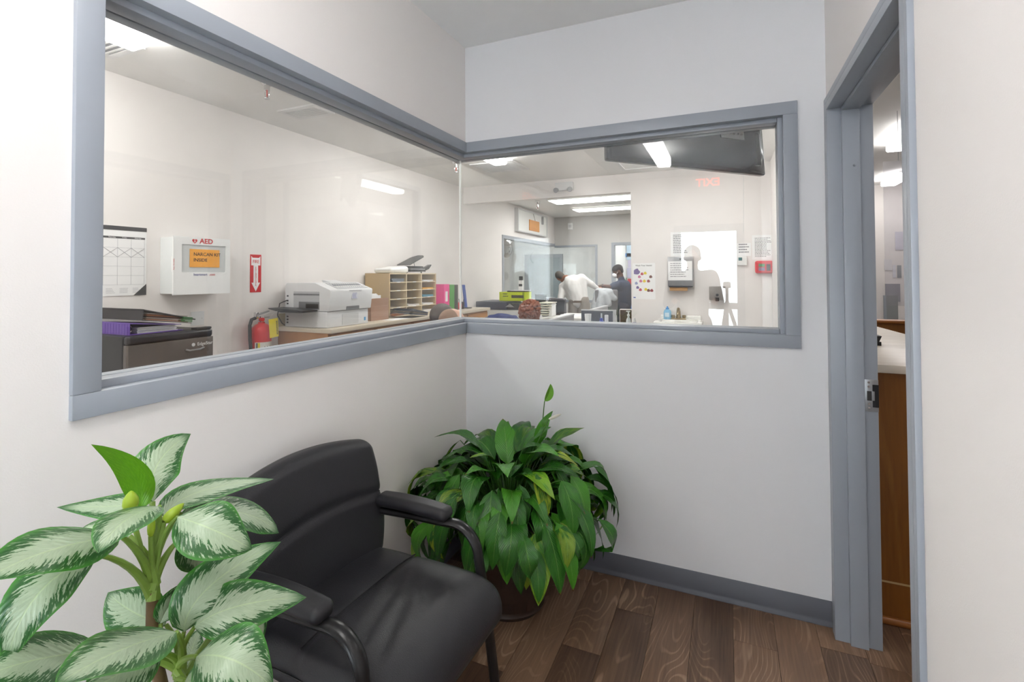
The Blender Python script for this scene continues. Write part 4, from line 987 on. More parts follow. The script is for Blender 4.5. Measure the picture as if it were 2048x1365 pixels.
# on top of the sorter: folded white cloth and toy grand piano
def hatf(p):
    return (p[0], p[1], p[2]+.012*math.sin(p[1]*16)*(1 if p[2] > 0 else 0))
wc = MB().rbox((-1.97, 1.92, sz1+.033), (.12, .155, .032), .03, k=4, mid=6, fn=hatf).build('folded_cloth', mat('white_terry', (240,240,238), .9, bump=.4, bscale=200), smooth=True); tag(wc, 'folded white cloth lying on top of the tan sorter', 'cloth')
pn = thing('toy_piano', (-1.96, 2.30, sz1), 'small black grand piano ornament with raised lid on the sorter', 'ornament')
PB = mat('piano_black', (44,46,48), .3)
cur = [(2.10, -1.90), (2.42, -1.90), (2.44, -1.93), (2.44, -2.0), (2.40, -2.06), (2.32, -2.10), (2.22, -2.11), (2.14, -2.08), (2.10, -2.02)]
MB().prism([(b, a) for a, b in cur], sz1+.018, sz1+.082).build('case', PB, pn, bevel=.003)
B(-1.90, -1.86, 2.11, 2.41, sz1+.018, sz1+.045).build('key_bed', PB, pn)
for i in range(13): B(-1.895, -1.862, 2.122+i*.0215, 2.141+i*.0215, sz1+.045, sz1+.050).build('white_key', PAPER, pn)
Ml = Matrix.Translation((-2.04, 2.11, sz1+.088)) @ Matrix.Rotation(math.radians(-32), 4, 'X')
MB().prism([(.12, 0), (.12, .28), (.08, .33), (0, .34), (-.05, .26), (-.06, 0)], 0, .006).xf(Matrix.Translation((-1.98, 2.11, sz1+.09)) @ Matrix.Rotation(math.radians(20), 4, 'X') @ Matrix.Rotation(math.radians(-0), 4, 'Z')).build('lid', PB, pn)
MB().prism([(2.44, sz1+.06), (2.58, sz1+.105), (2.60, sz1+.10), (2.54, sz1+.05), (2.46, sz1+.03)], -1.94, -1.90, ax=0).build('side_wing', PB, pn)
for (a, b) in ((2.13, -1.92), (2.41, -1.92), (2.24, -2.08)): MB().cyl((b, a, sz1), (b, a, sz1+.02), .008, 8).build('leg', PB, pn)
MB().cyl((-1.98, 2.36, sz1+.08), (-2.0, 2.36, sz1+.19), .003, 6).build('lid_prop', PB, pn)

# navy folders leaning on the counter
nf = thing('navy_folders', (-1.70, 1.86, CZ), 'stack of navy blue presentation folders in front of the sorter', 'folders')
for i in range(5):
    mm = Matrix.Translation((-1.70+.006*i, 1.86, CZ+.026+i*.010)) @ Matrix.Rotation(.05*i-.1, 4, 'Z') @ Matrix.Rotation(-.10-.02*i, 4, 'X')
    B(-.115, .115, -.16, .16, -.003, .003).xf(mm).build('folder', mat('navy_card' if i != 2 else 'tan_card', (34,52,80) if i != 2 else (120,104,84), .5), nf)
# loose sheets on the counter
ls = B(-1.72, -1.60, 1.45, 1.75, CZ, CZ+.0015).build('paper_sheet', PAPER); tag(ls, 'loose white sheet at the counter edge before the brown holder', 'paper')
# upright binders
def binder(y0, y1, h, col, nm, lb, sticker=False):
    o = thing('ring_binder', (-1.85, (y0+y1)/2, CZ), lb, 'binder', 'upright binders on the counter')
    m_ = mat('binder_'+nm, col, .4); x1 = -1.74
    B(x1-.004, x1, y0, y1, CZ, CZ+h).build('spine', m_, o, bevel=.0015)
    B(x1-.26, x1-.004, y0, y0+.003, CZ, CZ+h).build('cover', m_, o); B(x1-.26, x1-.004, y1-.003, y1, CZ, CZ+h).build('cover', m_, o)
    B(x1-.24, x1-.03, y0+.006, y1-.006, CZ+.008, CZ+h-.012).build('page_block', PAPER, o)
    if sticker: B(x1, x1+.001, y0+.03, y1-.04, CZ+.12, CZ+.24).build('spine_label', PAPER, o)
binder(2.62, 2.74, .325, (228,50,140), 'pink', 'bright pink binder standing beside the tan sorter', True)
binder(2.75, 2.86, .318, (70,150,60), 'green', 'green binder between the pink and black binders', False)
binder(2.87, 2.95, .315, (46,52,48), 'black', 'black binder at the end of the upright row', False)
# red stapler-like bag, black scissors stand, blue ruler holder
rb = MB().rbox((-1.80, 3.02, CZ+.045), (.06, .05, .044), .03, k=4, mid=3).build('red_pouch', mat('red_pouch_cloth', (206,72,78), .7), smooth=True); tag(rb, 'small red pouch on the counter behind the dark-haired head', 'pouch')
pc = thing('pen_cup', (-1.80, 3.14, CZ), 'black pen cup with pens on the counter by the glass corner', 'pen cup')
MB().lathe([(.0,0),(.034,0),(.038,.09),(.034,.09),(.031,.006),(.0,.006)], (-1.80, 3.14, CZ), 18).build('cup', BLACK, pc, smooth=True)
for i in range(5): MB().cyl((-1.80+.01*math.cos(i*1.3), 3.14+.01*math.sin(i*1.3), CZ+.01), (-1.80+.034*math.cos(i*1.3), 3.14+.034*math.sin(i*1.3), CZ+.13), .004, 6).build('pen', [BLACK, WHITE, STEEL][i % 3], pc)
pa, pb_ = at(932, 620, X, -1.80), at(927, 570, X, -1.80)
br = thing('blue_stand', (-1.80, pa.y, CZ), 'thin blue upright stand on a base at the end of the counter', 'stand')
B(-1.86, -1.74, pa.y-.05, pa.y+.05, CZ, CZ+.012).build('base', DARK, br)
MB().prism([(pa.y-.022, CZ+.012), (pa.y+.022, CZ+.012), (pb_.y+.022, pb_.z), (pb_.y-.022, pb_.z)], -1.812, -1.79, ax=0).build('upright', mat('blue_plastic', (40,84,176), .4), br)
# ================================================================ television in the corner over the right window
tv = thing('television', (1.18, .56, 2.05), 'black flat television hung near the ceiling, seen from behind', 'television')
TVB = mat('tv_back_black', (36,39,48), .16, var=.05); TVS = mat('tv_silver', (150,151,156), .25, metal=.6)
a_, b_ = Vector((.775, .16, 0)), Vector((1.575, .99, 0)); ud = (b_-a_).normalized(); nd = Vector((ud.y, -ud.x, 0))   # nd: out of the back
tvw = (b_-a_).length
Mtv = Matrix(((ud.x, nd.x, 0, a_.x), (ud.y, nd.y, 0, a_.y), (0, 0, 1, 2.075), (0,0,0,1))) @ Matrix.Rotation(math.radians(4), 4, 'X')
MB().rbox((tvw/2, -.03, .30), (tvw/2, .022, .30), .012, k=3, mid=2).xf(Mtv).build('bezel', TVB, tv, smooth=True)
def tvf(u, v):
    x = tvw*(.02+.96*u); z = .02+.56*v; e = min(1, min(u, 1-u)/.10)*min(1, min(v+.02, 1.02-v)/.16); e = max(0, e)
    return Vector((x, -.008+.075*math.sin(e*PI/2), z))
mb = MB().grid(tvf, 32, 14); mb.xf(Mtv).build('back_shell', TVB, tv, smooth=True, fixn=False)
B(.03, tvw-.03, -.054, -.0525, .03, .57).xf(Mtv).build('screen', mat('screen_black', (12,12,14), .12), tv)
B(tvw-.16, tvw-.13, .050, .071, .03, .22).xf(Mtv).build('cable_cover', BLACK, tv)
B(.72, .90, .066, .072, .17, .30).xf(Mtv).build('port_panel', STEEL, tv)
for i in range(6): MB().cyl(Mtv @ Vector((.735+i*.028, .072, .20)), Mtv @ Vector((.735+i*.028, .080, .20)), .006, 8).build('port', CHROME, tv)
B(tvw/2-.11, tvw/2+.11, .066, .10, .22, .48).xf(Mtv).build('mount_plate', BLACK, tv)
q = Mtv @ Vector((tvw/2, .10, .40)); MB().tube([q, (1.62, .22, q.z+.02), (1.70, .20, q.z+.02)], .022, 10).build('mount_arm', BLACK, tv)
B(1.70, W+.075, .13, .28, q.z-.12, q.z+.14).build('wall_bracket', BLACK, tv)
MB().tube([Mtv @ Vector((.80, .075, .22)), Mtv @ Vector((.83, .12, .28)), Mtv @ Vector((.86, .10, .40)), Mtv @ Vector((.88, .08, .50))], .004, 6).build('cable', WHITE, tv)

# ================================================================ partition wall items
def sheet(name, c4, label, cat='paper', col=PAPER, yy=YP, lines=0, seed=0, ink=INKG, group=None, th=.0015, ragged=.35):
    p0, p1 = at(c4[0], c4[1], Y, yy), at(c4[2], c4[3], Y, yy)
    x0, x1, z1, z0 = p0.x, p1.x, p0.z, p1.z
    t = thing(name, ((x0+x1)/2, yy, z0), label, cat, group)
    B(x0, x1, yy-th, yy, z0, z1).build('sheet', col, t)
    if lines:
        hh = (z1-z0)*.8/lines
        g = printlines(MB(), onP(0, yy-th, 0), x0+(x1-x0)*.12, x1-(x1-x0)*.10, z1-(z1-z0)*.14, lines, hh, hh*.42, seed, ragged); g.build('printing', ink, t)
    return t, x0, x1, z0, z1
t, x0, x1, z0, z1 = sheet('handwashing_poster', (1265, 527, 1311, 599), 'white hand washing poster with coloured hands left of the towel dispenser', 'poster')
text('heading', 'Wash Your Hands!', .026, onP((x0+x1)/2, YP-.002, z1-.03), INK, t, bold=.01)
pc_ = [(110,90,150), (190,70,90), (226,206,40), (110,60,50), (150,60,70), (206,120,160), (226,200,50), (140,150,190)]
for i, (u, v) in enumerate(((.18,.76),(.42,.70),(.56,.72),(.80,.62),(.70,.50),(.36,.50),(.52,.50),(.16,.44),(.22,.32),(.34,.26),(.58,.27),(.70,.24),(.84,.24),(.30,.62))):
    cx_, cz_ = x0+(x1-x0)*u, z0+(z1-z0)*v; rr = .022 if i else .045
    MB().prism([(cx_+rr*(.6+.4*abs(math.cos(1.5*k)))*math.cos(k*2*PI/10), cz_+rr*(.6+.4*abs(math.sin(2.3*k)))*math.sin(k*2*PI/10)) for k in range(10)], YP-.0022, YP-.0015, ax=1).build('picture', mat('poster_ink_%d' % (i % 8), pc_[i % 8], .6), t)
B(x0+.008, x0+.036, YP-.0022, YP-.0015, z0+.012, z0+.026).build('emblem', mat('poster_blue', (50,80,170), .5), t)
sheet('notice_sheet', (1341, 465, 1384, 512), 'white typed notice above the towel dispenser', lines=11, seed=3)
sheet('notice_sheet', (1474, 487, 1502, 512), 'small typed notice just above the thermostat', lines=4, seed=5)
sheet('notice_sheet', (1504, 471, 1549, 519), 'typed letter taped above the red box', lines=14, seed=8)
# towel dispenser
p0, p1 = at(1335, 514, Y, YP-.10), at(1387, 573, Y, YP-.10)
td = thing('towel_dispenser', ((p0.x+p1.x)/2, YP, p1.z), 'steel paper towel dispenser with a taped sign and brown towel', 'dispenser')
B(p0.x, p1.x, YP-.10, YP, p1.z, p0.z).build('body', STEEL, td, bevel=.006)
B(p0.x+.005, p1.x-.012, YP-.103, YP-.1005, p1.z+.07, p0.z-.055).build('sign', PAPER, td)
printlines(MB(), onP(0, YP-.1032, 0), p0.x+.03, p1.x-.05, p0.z-.085, 7, .026, .007, 11).build('sign_print', INKG, td)
MB().cyl(((p0.x+p1.x)/2, YP-.1005, p0.z-.03), ((p0.x+p1.x)/2, YP-.104, p0.z-.03), .008, 10).build('lock', BLACK, td)
B(p0.x+.02, p1.x-.07, YP-.085, YP-.03, p1.z-.055, p1.z-.001).build('brown_towel', mat('kraft_towel', (188,148,104), .9), td)
MB().box(p0.x+.01, p1.x-.01, YP-.101, YP-.012, p1.z-.012, p1.z-.001).build('throat', DARK, td)
# soap dispenser
p0, p1 = at(1418, 573, Y, YP-.08), at(1451, 601, Y, YP-.08)
sd = thing('soap_dispenser', ((p0.x+p1.x)/2, YP, p1.z), 'grey wall soap dispenser between the sink and the red box', 'dispenser')
B(p0.x, p1.x, YP-.08, YP, p1.z, p0.z).build('body', mat('taupe_steel', (150,144,140), .35, metal=.4), sd, bevel=.01)
B((p0.x+p1.x)/2-.02, (p0.x+p1.x)/2+.02, YP-.10, YP-.08, p1.z-.012, p1.z+.03).build('push_button', BLACK, sd, bevel=.004)
MB().cyl(((p0.x+p1.x)/2, YP-.081, p1.z+.06), ((p0.x+p1.x)/2, YP-.084, p1.z+.06), .016, 12).build('sight_window', DARK, sd)
# thermostat
p0, p1 = at(1474, 512, Y, YP-.03), at(1494, 531, Y, YP-.03)
th_ = thing('thermostat', ((p0.x+p1.x)/2, YP, p1.z), 'white thermostat with a green screen below a small notice', 'thermostat')
B(p0.x, p1.x, YP-.03, YP, p1.z, p0.z-.004).build('case', WHITE, th_, bevel=.006)
B(p0.x+.015, p1.x-.05, YP-.032, YP-.030, p1.z+.055, p0.z-.02).build('screen', mat('lcd_green', (92,128,130), .3), th_)
# red box
p0, p1 = at(1510, 522, Y, YP-.06), at(1548, 547, Y, YP-.06)
rbx = thing('time_clock', ((p0.x+p1.x)/2, YP, p1.z), 'red wall device with green screen and keypad by the right window edge', 'time clock')
MB().rbox(((p0.x+p1.x)/2, YP-.033, (p0.z+p1.z)/2), ((p1.x-p0.x)/2, .033, (p0.z-p1.z)/2), .025, k=4, mid=2).build('case', mat('device_red', (214,40,56), .35), rbx, smooth=True)
xa, xb, za, zb_ = p0.x+.035, p1.x-.09, p1.z+.075, p0.z-.035
B(xa, xb, YP-.069, YP-.066, za, zb_).build('screen', mat('screen_green', (70,130,80), .3), rbx)
B(xa, xb, YP-.069, YP-.066, za-.045, za-.008).build('label_strip', mat('strip_mauve', (140,120,150), .4), rbx)
B(p1.x-.075, p1.x-.035, YP-.070, YP-.066, p1.z+.03, p0.z-.04).build('card_slot', mat('slot_dark', (60,30,34), .4), rbx)
# white cord line down the wall
cd = MB().tube([at(1487, 349, Y, YP-.004), at(1487, 465, Y, YP-.004)], .003, 6).build('white_cable', WHITE); tag(cd, 'thin white cord running down the wall under the television', 'cord')
# emergency light
p0, p1 = at(1108, 366, Y, YP-.06), at(1146, 381, Y, YP-.06)
em = thing('emergency_light', ((p0.x+p1.x)/2, YP, p1.z), 'white twin-head emergency light on the header wall', 'emergency light')
B(p0.x+.01, p1.x-.01, YP-.06, YP, p1.z+.01, p0.z).build('case', mat('emergency_case', (214,215,216), .4), em, bevel=.01)
for x in (p0.x+.035, p1.x-.035):
    MB().lathe([(.0,.0),(.02,.0),(.032,.02),(.034,.04),(.030,.042),(.0,.040)], (x, YP-.055, p1.z+.02), 16, axis=(0,-1,-.2)).build('lamp_head', GREYD, em, smooth=True)
# sink
sk0, sk1 = at(1322, 631, Y, YP).x, at(1402, 631, Y, YP).x; SZ = at(1360, 631, Y, YP).z
sk = thing('wall_sink', ((sk0+sk1)/2, YP-.22, SZ), 'white porcelain wall sink under the towel dispenser', 'sink')
PORC = mat('porcelain', (244,243,238), .15, coat=.4)
MB().rbox(((sk0+sk1)/2, YP-.011, SZ-.06), ((sk1-sk0)/2, .011, .06), .008).build('back_rim', PORC, sk, smooth=True)
MB().box(sk0-.02, sk1+.02, YP-.12, YP-.022, SZ-.10, SZ-.045).box(sk0-.03, sk0+.03, YP-.42, YP-.12, SZ-.10, SZ-.045).box(sk1-.03, sk1+.03, YP-.42, YP-.12, SZ-.10, SZ-.045).box(sk0-.03, sk1+.03, YP-.48, YP-.42, SZ-.10, SZ-.045).build('deck', PORC, sk, bevel=.008)
def bowl(u, v):
    a = 2*PI*v; r = 1-u*.55; return Vector(((sk0+sk1)/2+r*(sk1-sk0-.05)/2*math.copysign(abs(math.cos(a))**.6, math.cos(a)), YP-.27+r*.155*math.copysign(abs(math.sin(a))**.6, math.sin(a)), SZ-.055-.15*math.sin(u*PI/2)))
MB().grid(bowl, 6, 28).build('bowl', PORC, sk, smooth=True, fixn=False)
BRS = mat('dull_nickel', (170,156,130), .3, metal=.85)
fxx = at(1357, 640, Y, YP-.08).x; fz_ = SZ-.045
fc_ = thing('faucet', (fxx, YP-.075, fz_), 'brass toned faucet on the white sink', 'faucet')
MB().rbox((fxx, YP-.07, fz_+.008), (.085, .028, .008), .007).build('base_plate', BRS, fc_, smooth=True)
MB().tube([(fxx, YP-.07, fz_+.01), (fxx, YP-.07, fz_+.10), (fxx, YP-.09, fz_+.125), (fxx, YP-.17, fz_+.10), (fxx, YP-.185, fz_+.07)], [.03,.022,.02,.014,.012], 12).build('spout', BRS, fc_, smooth=True)
for s in (-1, 1): MB().lathe([(.0,.04),(.018,.04),(.022,.02),(.014,.0)], (fxx+s*.062, YP-.07, fz_+.015), 14).build('handle', BRS, fc_, smooth=True)
bx_ = at(1335, 640, Y, YP-.07).x
sb = thing('dish_soap_bottle', (bx_, YP-.07, fz_), 'pale blue soap bottle beside the faucet', 'bottle')
BL = mat('blue_soap', (130,190,226), .15)
MB().lathe([(.0,0),(.042,0),(.045,.01),(.045,.085),(.036,.11),(.018,.12)], (bx_, YP-.07, fz_), 18).build('bottle', BL, sb, smooth=True)
MB().lathe([(.02,.12),(.02,.135),(.010,.14),(.008,.155),(.0,.155)], (bx_, YP-.07, fz_), 14).build('cap', mat('blue_cap', (90,150,210), .3), sb, smooth=True)
B(bx_-.025, bx_+.025, YP-.1165, YP-.115, fz_+.03, fz_+.08).build('label', mat('pale_label', (200,222,236), .5), sb)

# ================================================================ exit sign in the lobby (seen mirrored in the glass)
exs = thing('exit_sign', (1.13, YS, 2.52), 'white exit sign with red letters over the glazed entrance', 'sign')
B(.97, 1.29, YS, YS+.03, 2.54, 2.735).build('case', WHITE, exs, bevel=.004)
text('lettering', 'EXIT', .14, Matrix(((-1,0,0,1.13),(0,0,1,YS+.031),(0,1,0,2.637),(0,0,0,1))), emit_mat('exit_red', (255,90,60), 4.0), exs, bold=.02)

# ================================================================ workstation things behind the right window
SHZ = 1.072
wsx = thing('transaction_shelf', (.55, 1.15, 0), 'grey work surface just inside the right window holding cups and bottles', 'desk')
B(.15, 1.0, .92, 1.40, SHZ-.03, SHZ).build('top', GREYD, wsx, bevel=.004)
for x in (.18, .94): B(x, x+.03, .96, 1.36, 0, SHZ-.03).build('end_panel', GREYD, wsx)
cx_ = at(1176, 640, Y, 1.2).x
cup = MB().lathe([(.0,0),(.0195,0),(.0255,.098),(.024,.098),(.018,.004),(.0,.004)], (cx_, 1.2, SHZ), 20).build('paper_cup', PAPER, smooth=True); tag(cup, 'white paper cup just behind the right window sill', 'cup')
cx_ = at(1213, 640, Y, 1.24).x
cup = MB().lathe([(.0,0),(.014,0),(.014,.088),(.012,.09),(.0,.09)], (cx_, 1.24, SHZ), 18).build('white_tube', PAPER, smooth=True); tag(cup, 'slim white tube beside the blue capped bottle', 'tube')
cx_ = at(1203, 640, Y, 1.2).x
bt = thing('blue_cap_bottle', (cx_, 1.2, SHZ), 'white bottle with a royal blue pump cap behind the sill', 'bottle')
MB().lathe([(.0,0),(.022,0),(.0225,.03)], (cx_, 1.2, SHZ), 18).build('bottle', WHITE, bt, smooth=True)
MB().lathe([(.0225,.03),(.022,.042),(.012,.052),(.012,.070),(.0,.070)], (cx_, 1.2, SHZ), 18).build('cap', mat('royal_blue', (40,70,180), .35), bt, smooth=True)
MB().lathe([(.006,.07),(.006,.105),(.0,.105)], (cx_, 1.2, SHZ), 10).build('pump', mat('clear_plastic', (206,212,220), .2), bt, smooth=True)
cx_ = at(1257, 640, Y, 1.2).x
bt = thing('pump_bottle', (cx_, 1.2, SHZ), 'clear hand sanitizer pump bottle in front of the framed picture', 'bottle')
MB().lathe([(.0,0),(.017,0),(.018,.05),(.014,.07),(.007,.08),(.007,.09)], (cx_, 1.2, SHZ), 18).build('bottle', mat('sanitizer_clear', (226,230,230), .15), bt, smooth=True)
MB().lathe([(.010,.09),(.010,.10),(.005,.104),(.005,.120),(.0,.12)], (cx_, 1.2, SHZ), 12).build('pump', WHITE, bt, smooth=True)
B(cx_-.016, cx_+.012, 1.192, 1.208, SHZ+.12, SHZ+.127).build('nozzle', WHITE, bt, bevel=.002)
cx_ = at(1268, 640, Y, 1.2).x
bt = thing('spray_bottle', (cx_, 1.22, SHZ), 'small bottle with a purple label at the opening edge', 'bottle')
MB().lathe([(.0,0),(.012,0),(.012,.055),(.007,.065),(.007,.075),(.0,.075)], (cx_, 1.22, SHZ), 16).build('bottle', WHITE, bt, smooth=True)
MB().lathe([(.0123,.02),(.0123,.045)], (cx_, 1.22, SHZ), 16).build('label', mat('violet_label', (110,80,170), .5), bt, smooth=True)
# cubicle panels
PAN = mat('grey_panel_fabric', (150,150,152), .9, bump=.2, bscale=300); PTRIM = mat('panel_trim', (186,187,190), .5); PDK = mat('navy_panel_fabric', (62,70,84), .9, bump=.2, bscale=300)
def panel(x, y0, y1, top, label, xw=.03):
    t = thing('cubicle_partition', (x, (y0+y1)/2, 0), label, 'partition', 'cubicle panels')
    B(x-xw/2, x+xw/2, y0, y1, .04, top-.014).build('fabric', PAN, t); B(x-xw/2-.003, x+xw/2+.003, y0-.003, y1+.003, top-.014, top).build('cap', PTRIM, t)
    for y in (y0+.06, y1-.06): B(x-.03, x+.03, y-.02, y+.02, 0, .04).build('foot', DARK, t)
panel(.01, 1.24, 2.03, 1.10, 'grey cubicle panel right of the curly-haired head')
panel(.02, 2.70, 3.42, 1.10, 'grey cubicle panel behind the paper cup')
t = thing('cubicle_screen', (.03, 2.66, 0), 'dark cubicle screen with pale edge behind the paper cup and blue bottle', 'partition')
pA, pB = at(1163, 619, Y, 2.66), at(1232, 619, Y, 2.66)
B(pA.x, pB.x-.03, 2.65, 2.67, .04, pA.z-.012).build('fabric', PDK, t); B(pA.x, pB.x, 2.645, 2.675, pA.z-.012, pA.z).build('cap', PTRIM, t); B(pB.x-.03, pB.x, 2.645, 2.675, .04, pA.z-.012).build('post', PTRIM, t)
for x in (pA.x+.02, pB.x-.04): B(x, x+.03, 2.63, 2.69, 0, .04).build('foot', DARK, t)
# framed brown picture on a small stand beyond the opening edge
pA, pB = at(1239, 618, Y, 4.3), at(1268, 655, Y, 4.3)
t = thing('framed_panel', ((pA.x+pB.x)/2, 4.3, 0), 'small framed panel with a dark brown picture behind the pump bottle', 'picture')
MB().rbox(((pA.x+pB.x)/2, 4.3, (pA.z+.72)/2), ((pB.x-pA.x)/2, .02, (pA.z-.72)/2), .018).build('frame', WHITE, t, smooth=True)
B(pA.x+.012, pB.x-.012, 4.277, 4.282, .735, pA.z-.012).build('picture', mat('brown_picture', (74,52,28), .5, var=.6, vscale=14), t)
B(pA.x-.05, pB.x+.05, 4.2, 4.6, .68, .72).build('stand_top', OAK, t)
for x in (pA.x-.03, pB.x): B(x, x+.04, 4.25, 4.55, 0, .68).build('stand_leg', OAK, t)

# desk along the far left with copier, box, phone, papers, monitor and laptop
dk = thing('long_desk', (-1.55, 5.2, 0), 'long white desk beside the left wall under the far window', 'desk')
B(XL+.01, -1.25, 4.0, 5.82, .76, .80).build('top', mat('desk_laminate', (222,220,216), .4), dk, bevel=.004)
for y in (4.05, 5.72): B(XL+.04, -1.3, y, y+.04, 0, .76).build('end_panel', GREYP, dk)
cpx = thing('desktop_copier', (-1.86, 4.4, .80), 'dark topped office copier in front of the far left wall', 'copier')
CPW = mat('copier_white', (214,213,208), .45); CPD = mat('copier_navy', (60,68,86), .4)
B(XL+.05, -1.42, 4.18, 4.70, .802, .955).build('body', CPW, cpx, bevel=.006)
B(XL+.04, -1.62, 4.16, 4.72, .958, 1.075).build('lid', CPD, cpx, bevel=.012); B(-1.62, -1.43, 4.18, 4.70, .958, 1.05).build('feeder', mat('copier_black', (48,50,56), .4), cpx, bevel=.01)
MB().prism([(-1.64, 1.0), (-1.50, 1.0), (-1.57, 1.05)], 4.155, 4.165, ax=1).build('panel_flap', GREYD, cpx)
B(-1.60, -1.45, 4.172, 4.182, .83, .93).build('paper_drawer', GREYP, cpx)
p0, p1 = at(1003, 584, Y, 4.5), at(1055, 598, Y, 4.5)
gb = thing('lime_toner_box', ((p0.x+p1.x)/2, 4.5, 1.075), 'lime green toner box on top of the copier', 'box')
B(p0.x, p1.x, 4.42, 4.66, 1.0755, p0.z).build('carton', mat('lime_card', (206,224,30), .5), gb, bevel=.002)
MB().rbox((p1.x-.13, 4.419, (p0.z+1.075)/2), (.10, .001, .022), .001).build('picture', mat('toner_picture', (86,84,60), .5, var=.4, vscale=40), gb)
g = printlines(MB(), onP(0, 4.4195, 0), p0.x+.06, p0.x+.15, p0.z-.035, 2, .035, .012, 5); g.build('printing', INK, gb)
B(p1.x-.05, p1.x-.02, 4.4185, 4.42, 1.085, p0.z-.004).build('end_stripe', mat('lime_dark', (150,170,40), .5), gb)
t = thing('paper_stack', ((p0.x+p1.x)/2+.04, 4.54, p0.z), 'loose papers and black case on the lime box', 'papers')
B(p0.x+.12, p1.x-.02, 4.44, 4.64, p0.z+.001, p0.z+.018).build('case', BLACK, t, bevel=.004); B(p0.x+.18, p1.x+.02, 4.43, 4.62, p0.z+.019, p0.z+.024).build('sheet', PAPER, t)
pz = p0.z+.025; p2 = at(1042, 570, Y, 4.55)
t = thing('phone_box', (p2.x, 4.55, pz), 'white upright phone box with dark top on the lime box', 'phone')
B(p2.x-.035, p2.x+.035, 4.53, 4.57, pz, at(1042, 561, Y, 4.55).z).build('body', WHITE, t, bevel=.005); B(p2.x-.028, p2.x+.028, 4.529, 4.5305, pz+.06, pz+.095).build('print', DARK, t)
B(p2.x-.03, p2.x+.03, 4.54, 4.56, at(1042, 561, Y, 4.55).z, at(1042, 553, Y, 4.55).z).build('dark_top', DARK, t, bevel=.004)
# paper tower (slanted trays) and laptop, monitor
p0, p1 = at(1084, 603, Y, 5.2), at(1108, 632, Y, 5.2)
t = thing('paper_tower', ((p0.x+p1.x)/2, 5.2, .80), 'pale tower of slanted paper trays behind the curly-haired head', 'paper tray')
for i in range(6):
    z = .80+.002+i*(p0.z-.80)/6.2
    MB().prism([(p0.x, z), (p1.x-.05+.012*i, z+.02), (p1.x-.05+.012*i, z+.032), (p0.x, z+.03)], 5.05, 5.33, ax=1).build('tray', mat('tray_cream', (226,222,206), .5), t, bevel=.002)
    B(p0.x+.02, p1.x-.07, 5.048, 5.05, z+.006, z+.013).build('label', DARK, t)
B(p1.x-.06, p1.x+.0, 5.1, 5.3, .80, p0.z-.02).build('side', WHITE, t, bevel=.003)
p0, p1 = at(1077, 589, Y, 5.5), at(1098, 600, Y, 5.5); p0.x -= .06; p1.x -= .06
t = thing('black_monitor', ((p0.x+p1.x)/2, 5.5, .80), 'small black monitor behind the paper trays', 'monitor')
B(p0.x, p1.x, 5.49, 5.51, p1.z-.06, p0.z).build('panel', BLACK, t, bevel=.004); MB().cyl(((p0.x+p1.x)/2, 5.51, .81), ((p0.x+p1.x)/2, 5.51, p1.z), .015, 10).build('stem', BLACK, t); B((p0.x+p1.x)/2-.08, (p0.x+p1.x)/2+.08, 5.45, 5.6, .80, .812).build('base', BLACK, t)
p0 = at(1112, 612, Y, 5.6)
t = thing('laptop', (p0.x, 5.6, .80), 'open black laptop on the far desk before the white shirted man', 'laptop')
B(p0.x-.16, p0.x+.14, 5.38, 5.60, .801, .818).build('base', BLACK, t, bevel=.003); MB().box(-.16, .14, 0, .012, 0, .22).xf(Matrix.Translation((p0.x, 5.60, .818)) @ Matrix.Rotation(-.25, 4, 'X')).build('screen', DARK, t, bevel=.003)
dk2 = thing('work_desk', (-.95, 5.3, 0), 'pale work desk with papers in front of the white shirted man', 'desk')
B(-1.24, -.55, 4.9, 5.9, .76, .80).build('top', MATS['desk_laminate'], dk2, bevel=.004)
for x in (-1.22, -.6): B(x, x+.03, 4.95, 5.85, 0, .76).build('end_panel', GREYP, dk2)
for i, (x, y, r_) in enumerate(((-1.05,5.15,.2), (-.9,5.3,-.3), (-1.1,5.42,.5))):
    s_ = MB().box(-.105, .105, -.14, .14, 0, .002).xf(Matrix.Translation((x, y, .8005+i*.0022)) @ Matrix.Rotation(r_, 4, 'Z')).build('paper_sheet', PAPER); tag(s_, ['lowest of the loose sheets on the work desk, nearest the camera', 'loose sheet at the right of the work desk', 'top loose sheet on the work desk, nearest the man in white'][i], 'paper', 'sheets on the work desk')

# office chairs
CHG = mat('grey_chair_shell', (104,102,106), .5)
def office_chair(x, y, rz, top, label, col):
    t = thing('office_chair', (x, y, 0), label, 'chair', 'office chairs', rz)
    def bf(p): return (p[0], p[1]+.05*(p[0]/.22)**2, p[2])
    MB().rbox((0, .22, top-.24), (.21, .03, .24), .028, k=4, mid=6, fn=bf).build('backrest', col, t, smooth=True, world=False)
    MB().rbox((0, 0, .47), (.24, .23, .045), .04, k=4, mid=4).build('seat', col, t, smooth=True, world=False)
    MB().tube([(0, .05, .40), (0, .27, .42), (0, .275, .60), (0, .25, .70)], .02, 8, flat=(1.6, .5), up=(1,0,0)).build('back_bar', BLACK, t, smooth=True, world=False)
    MB().cyl((0,0,.09), (0,0,.43), .025, 12).build('gas_lift', BLACK, t, world=False)
    for k in range(5):
        a = 2*PI*k/5; e = (.28*math.cos(a), .28*math.sin(a))
        MB().tube([(0,0,.11), (e[0]*.5, e[1]*.5, .10), (e[0], e[1], .075)], [.025,.02,.015], 8).build('base_arm', BLACK, t, smooth=True, world=False)
        MB().ball((e[0], e[1], .03), .03, .02, .03, 10, 6).build('caster', BLACK, t, smooth=True, world=False)
    return t
p0 = at(1140, 597, Y, 6.0); office_chair(p0.x-.10, 6.20, PI-.5, p0.z, 'grey office chair right in front of the man in the white shirt', CHG)
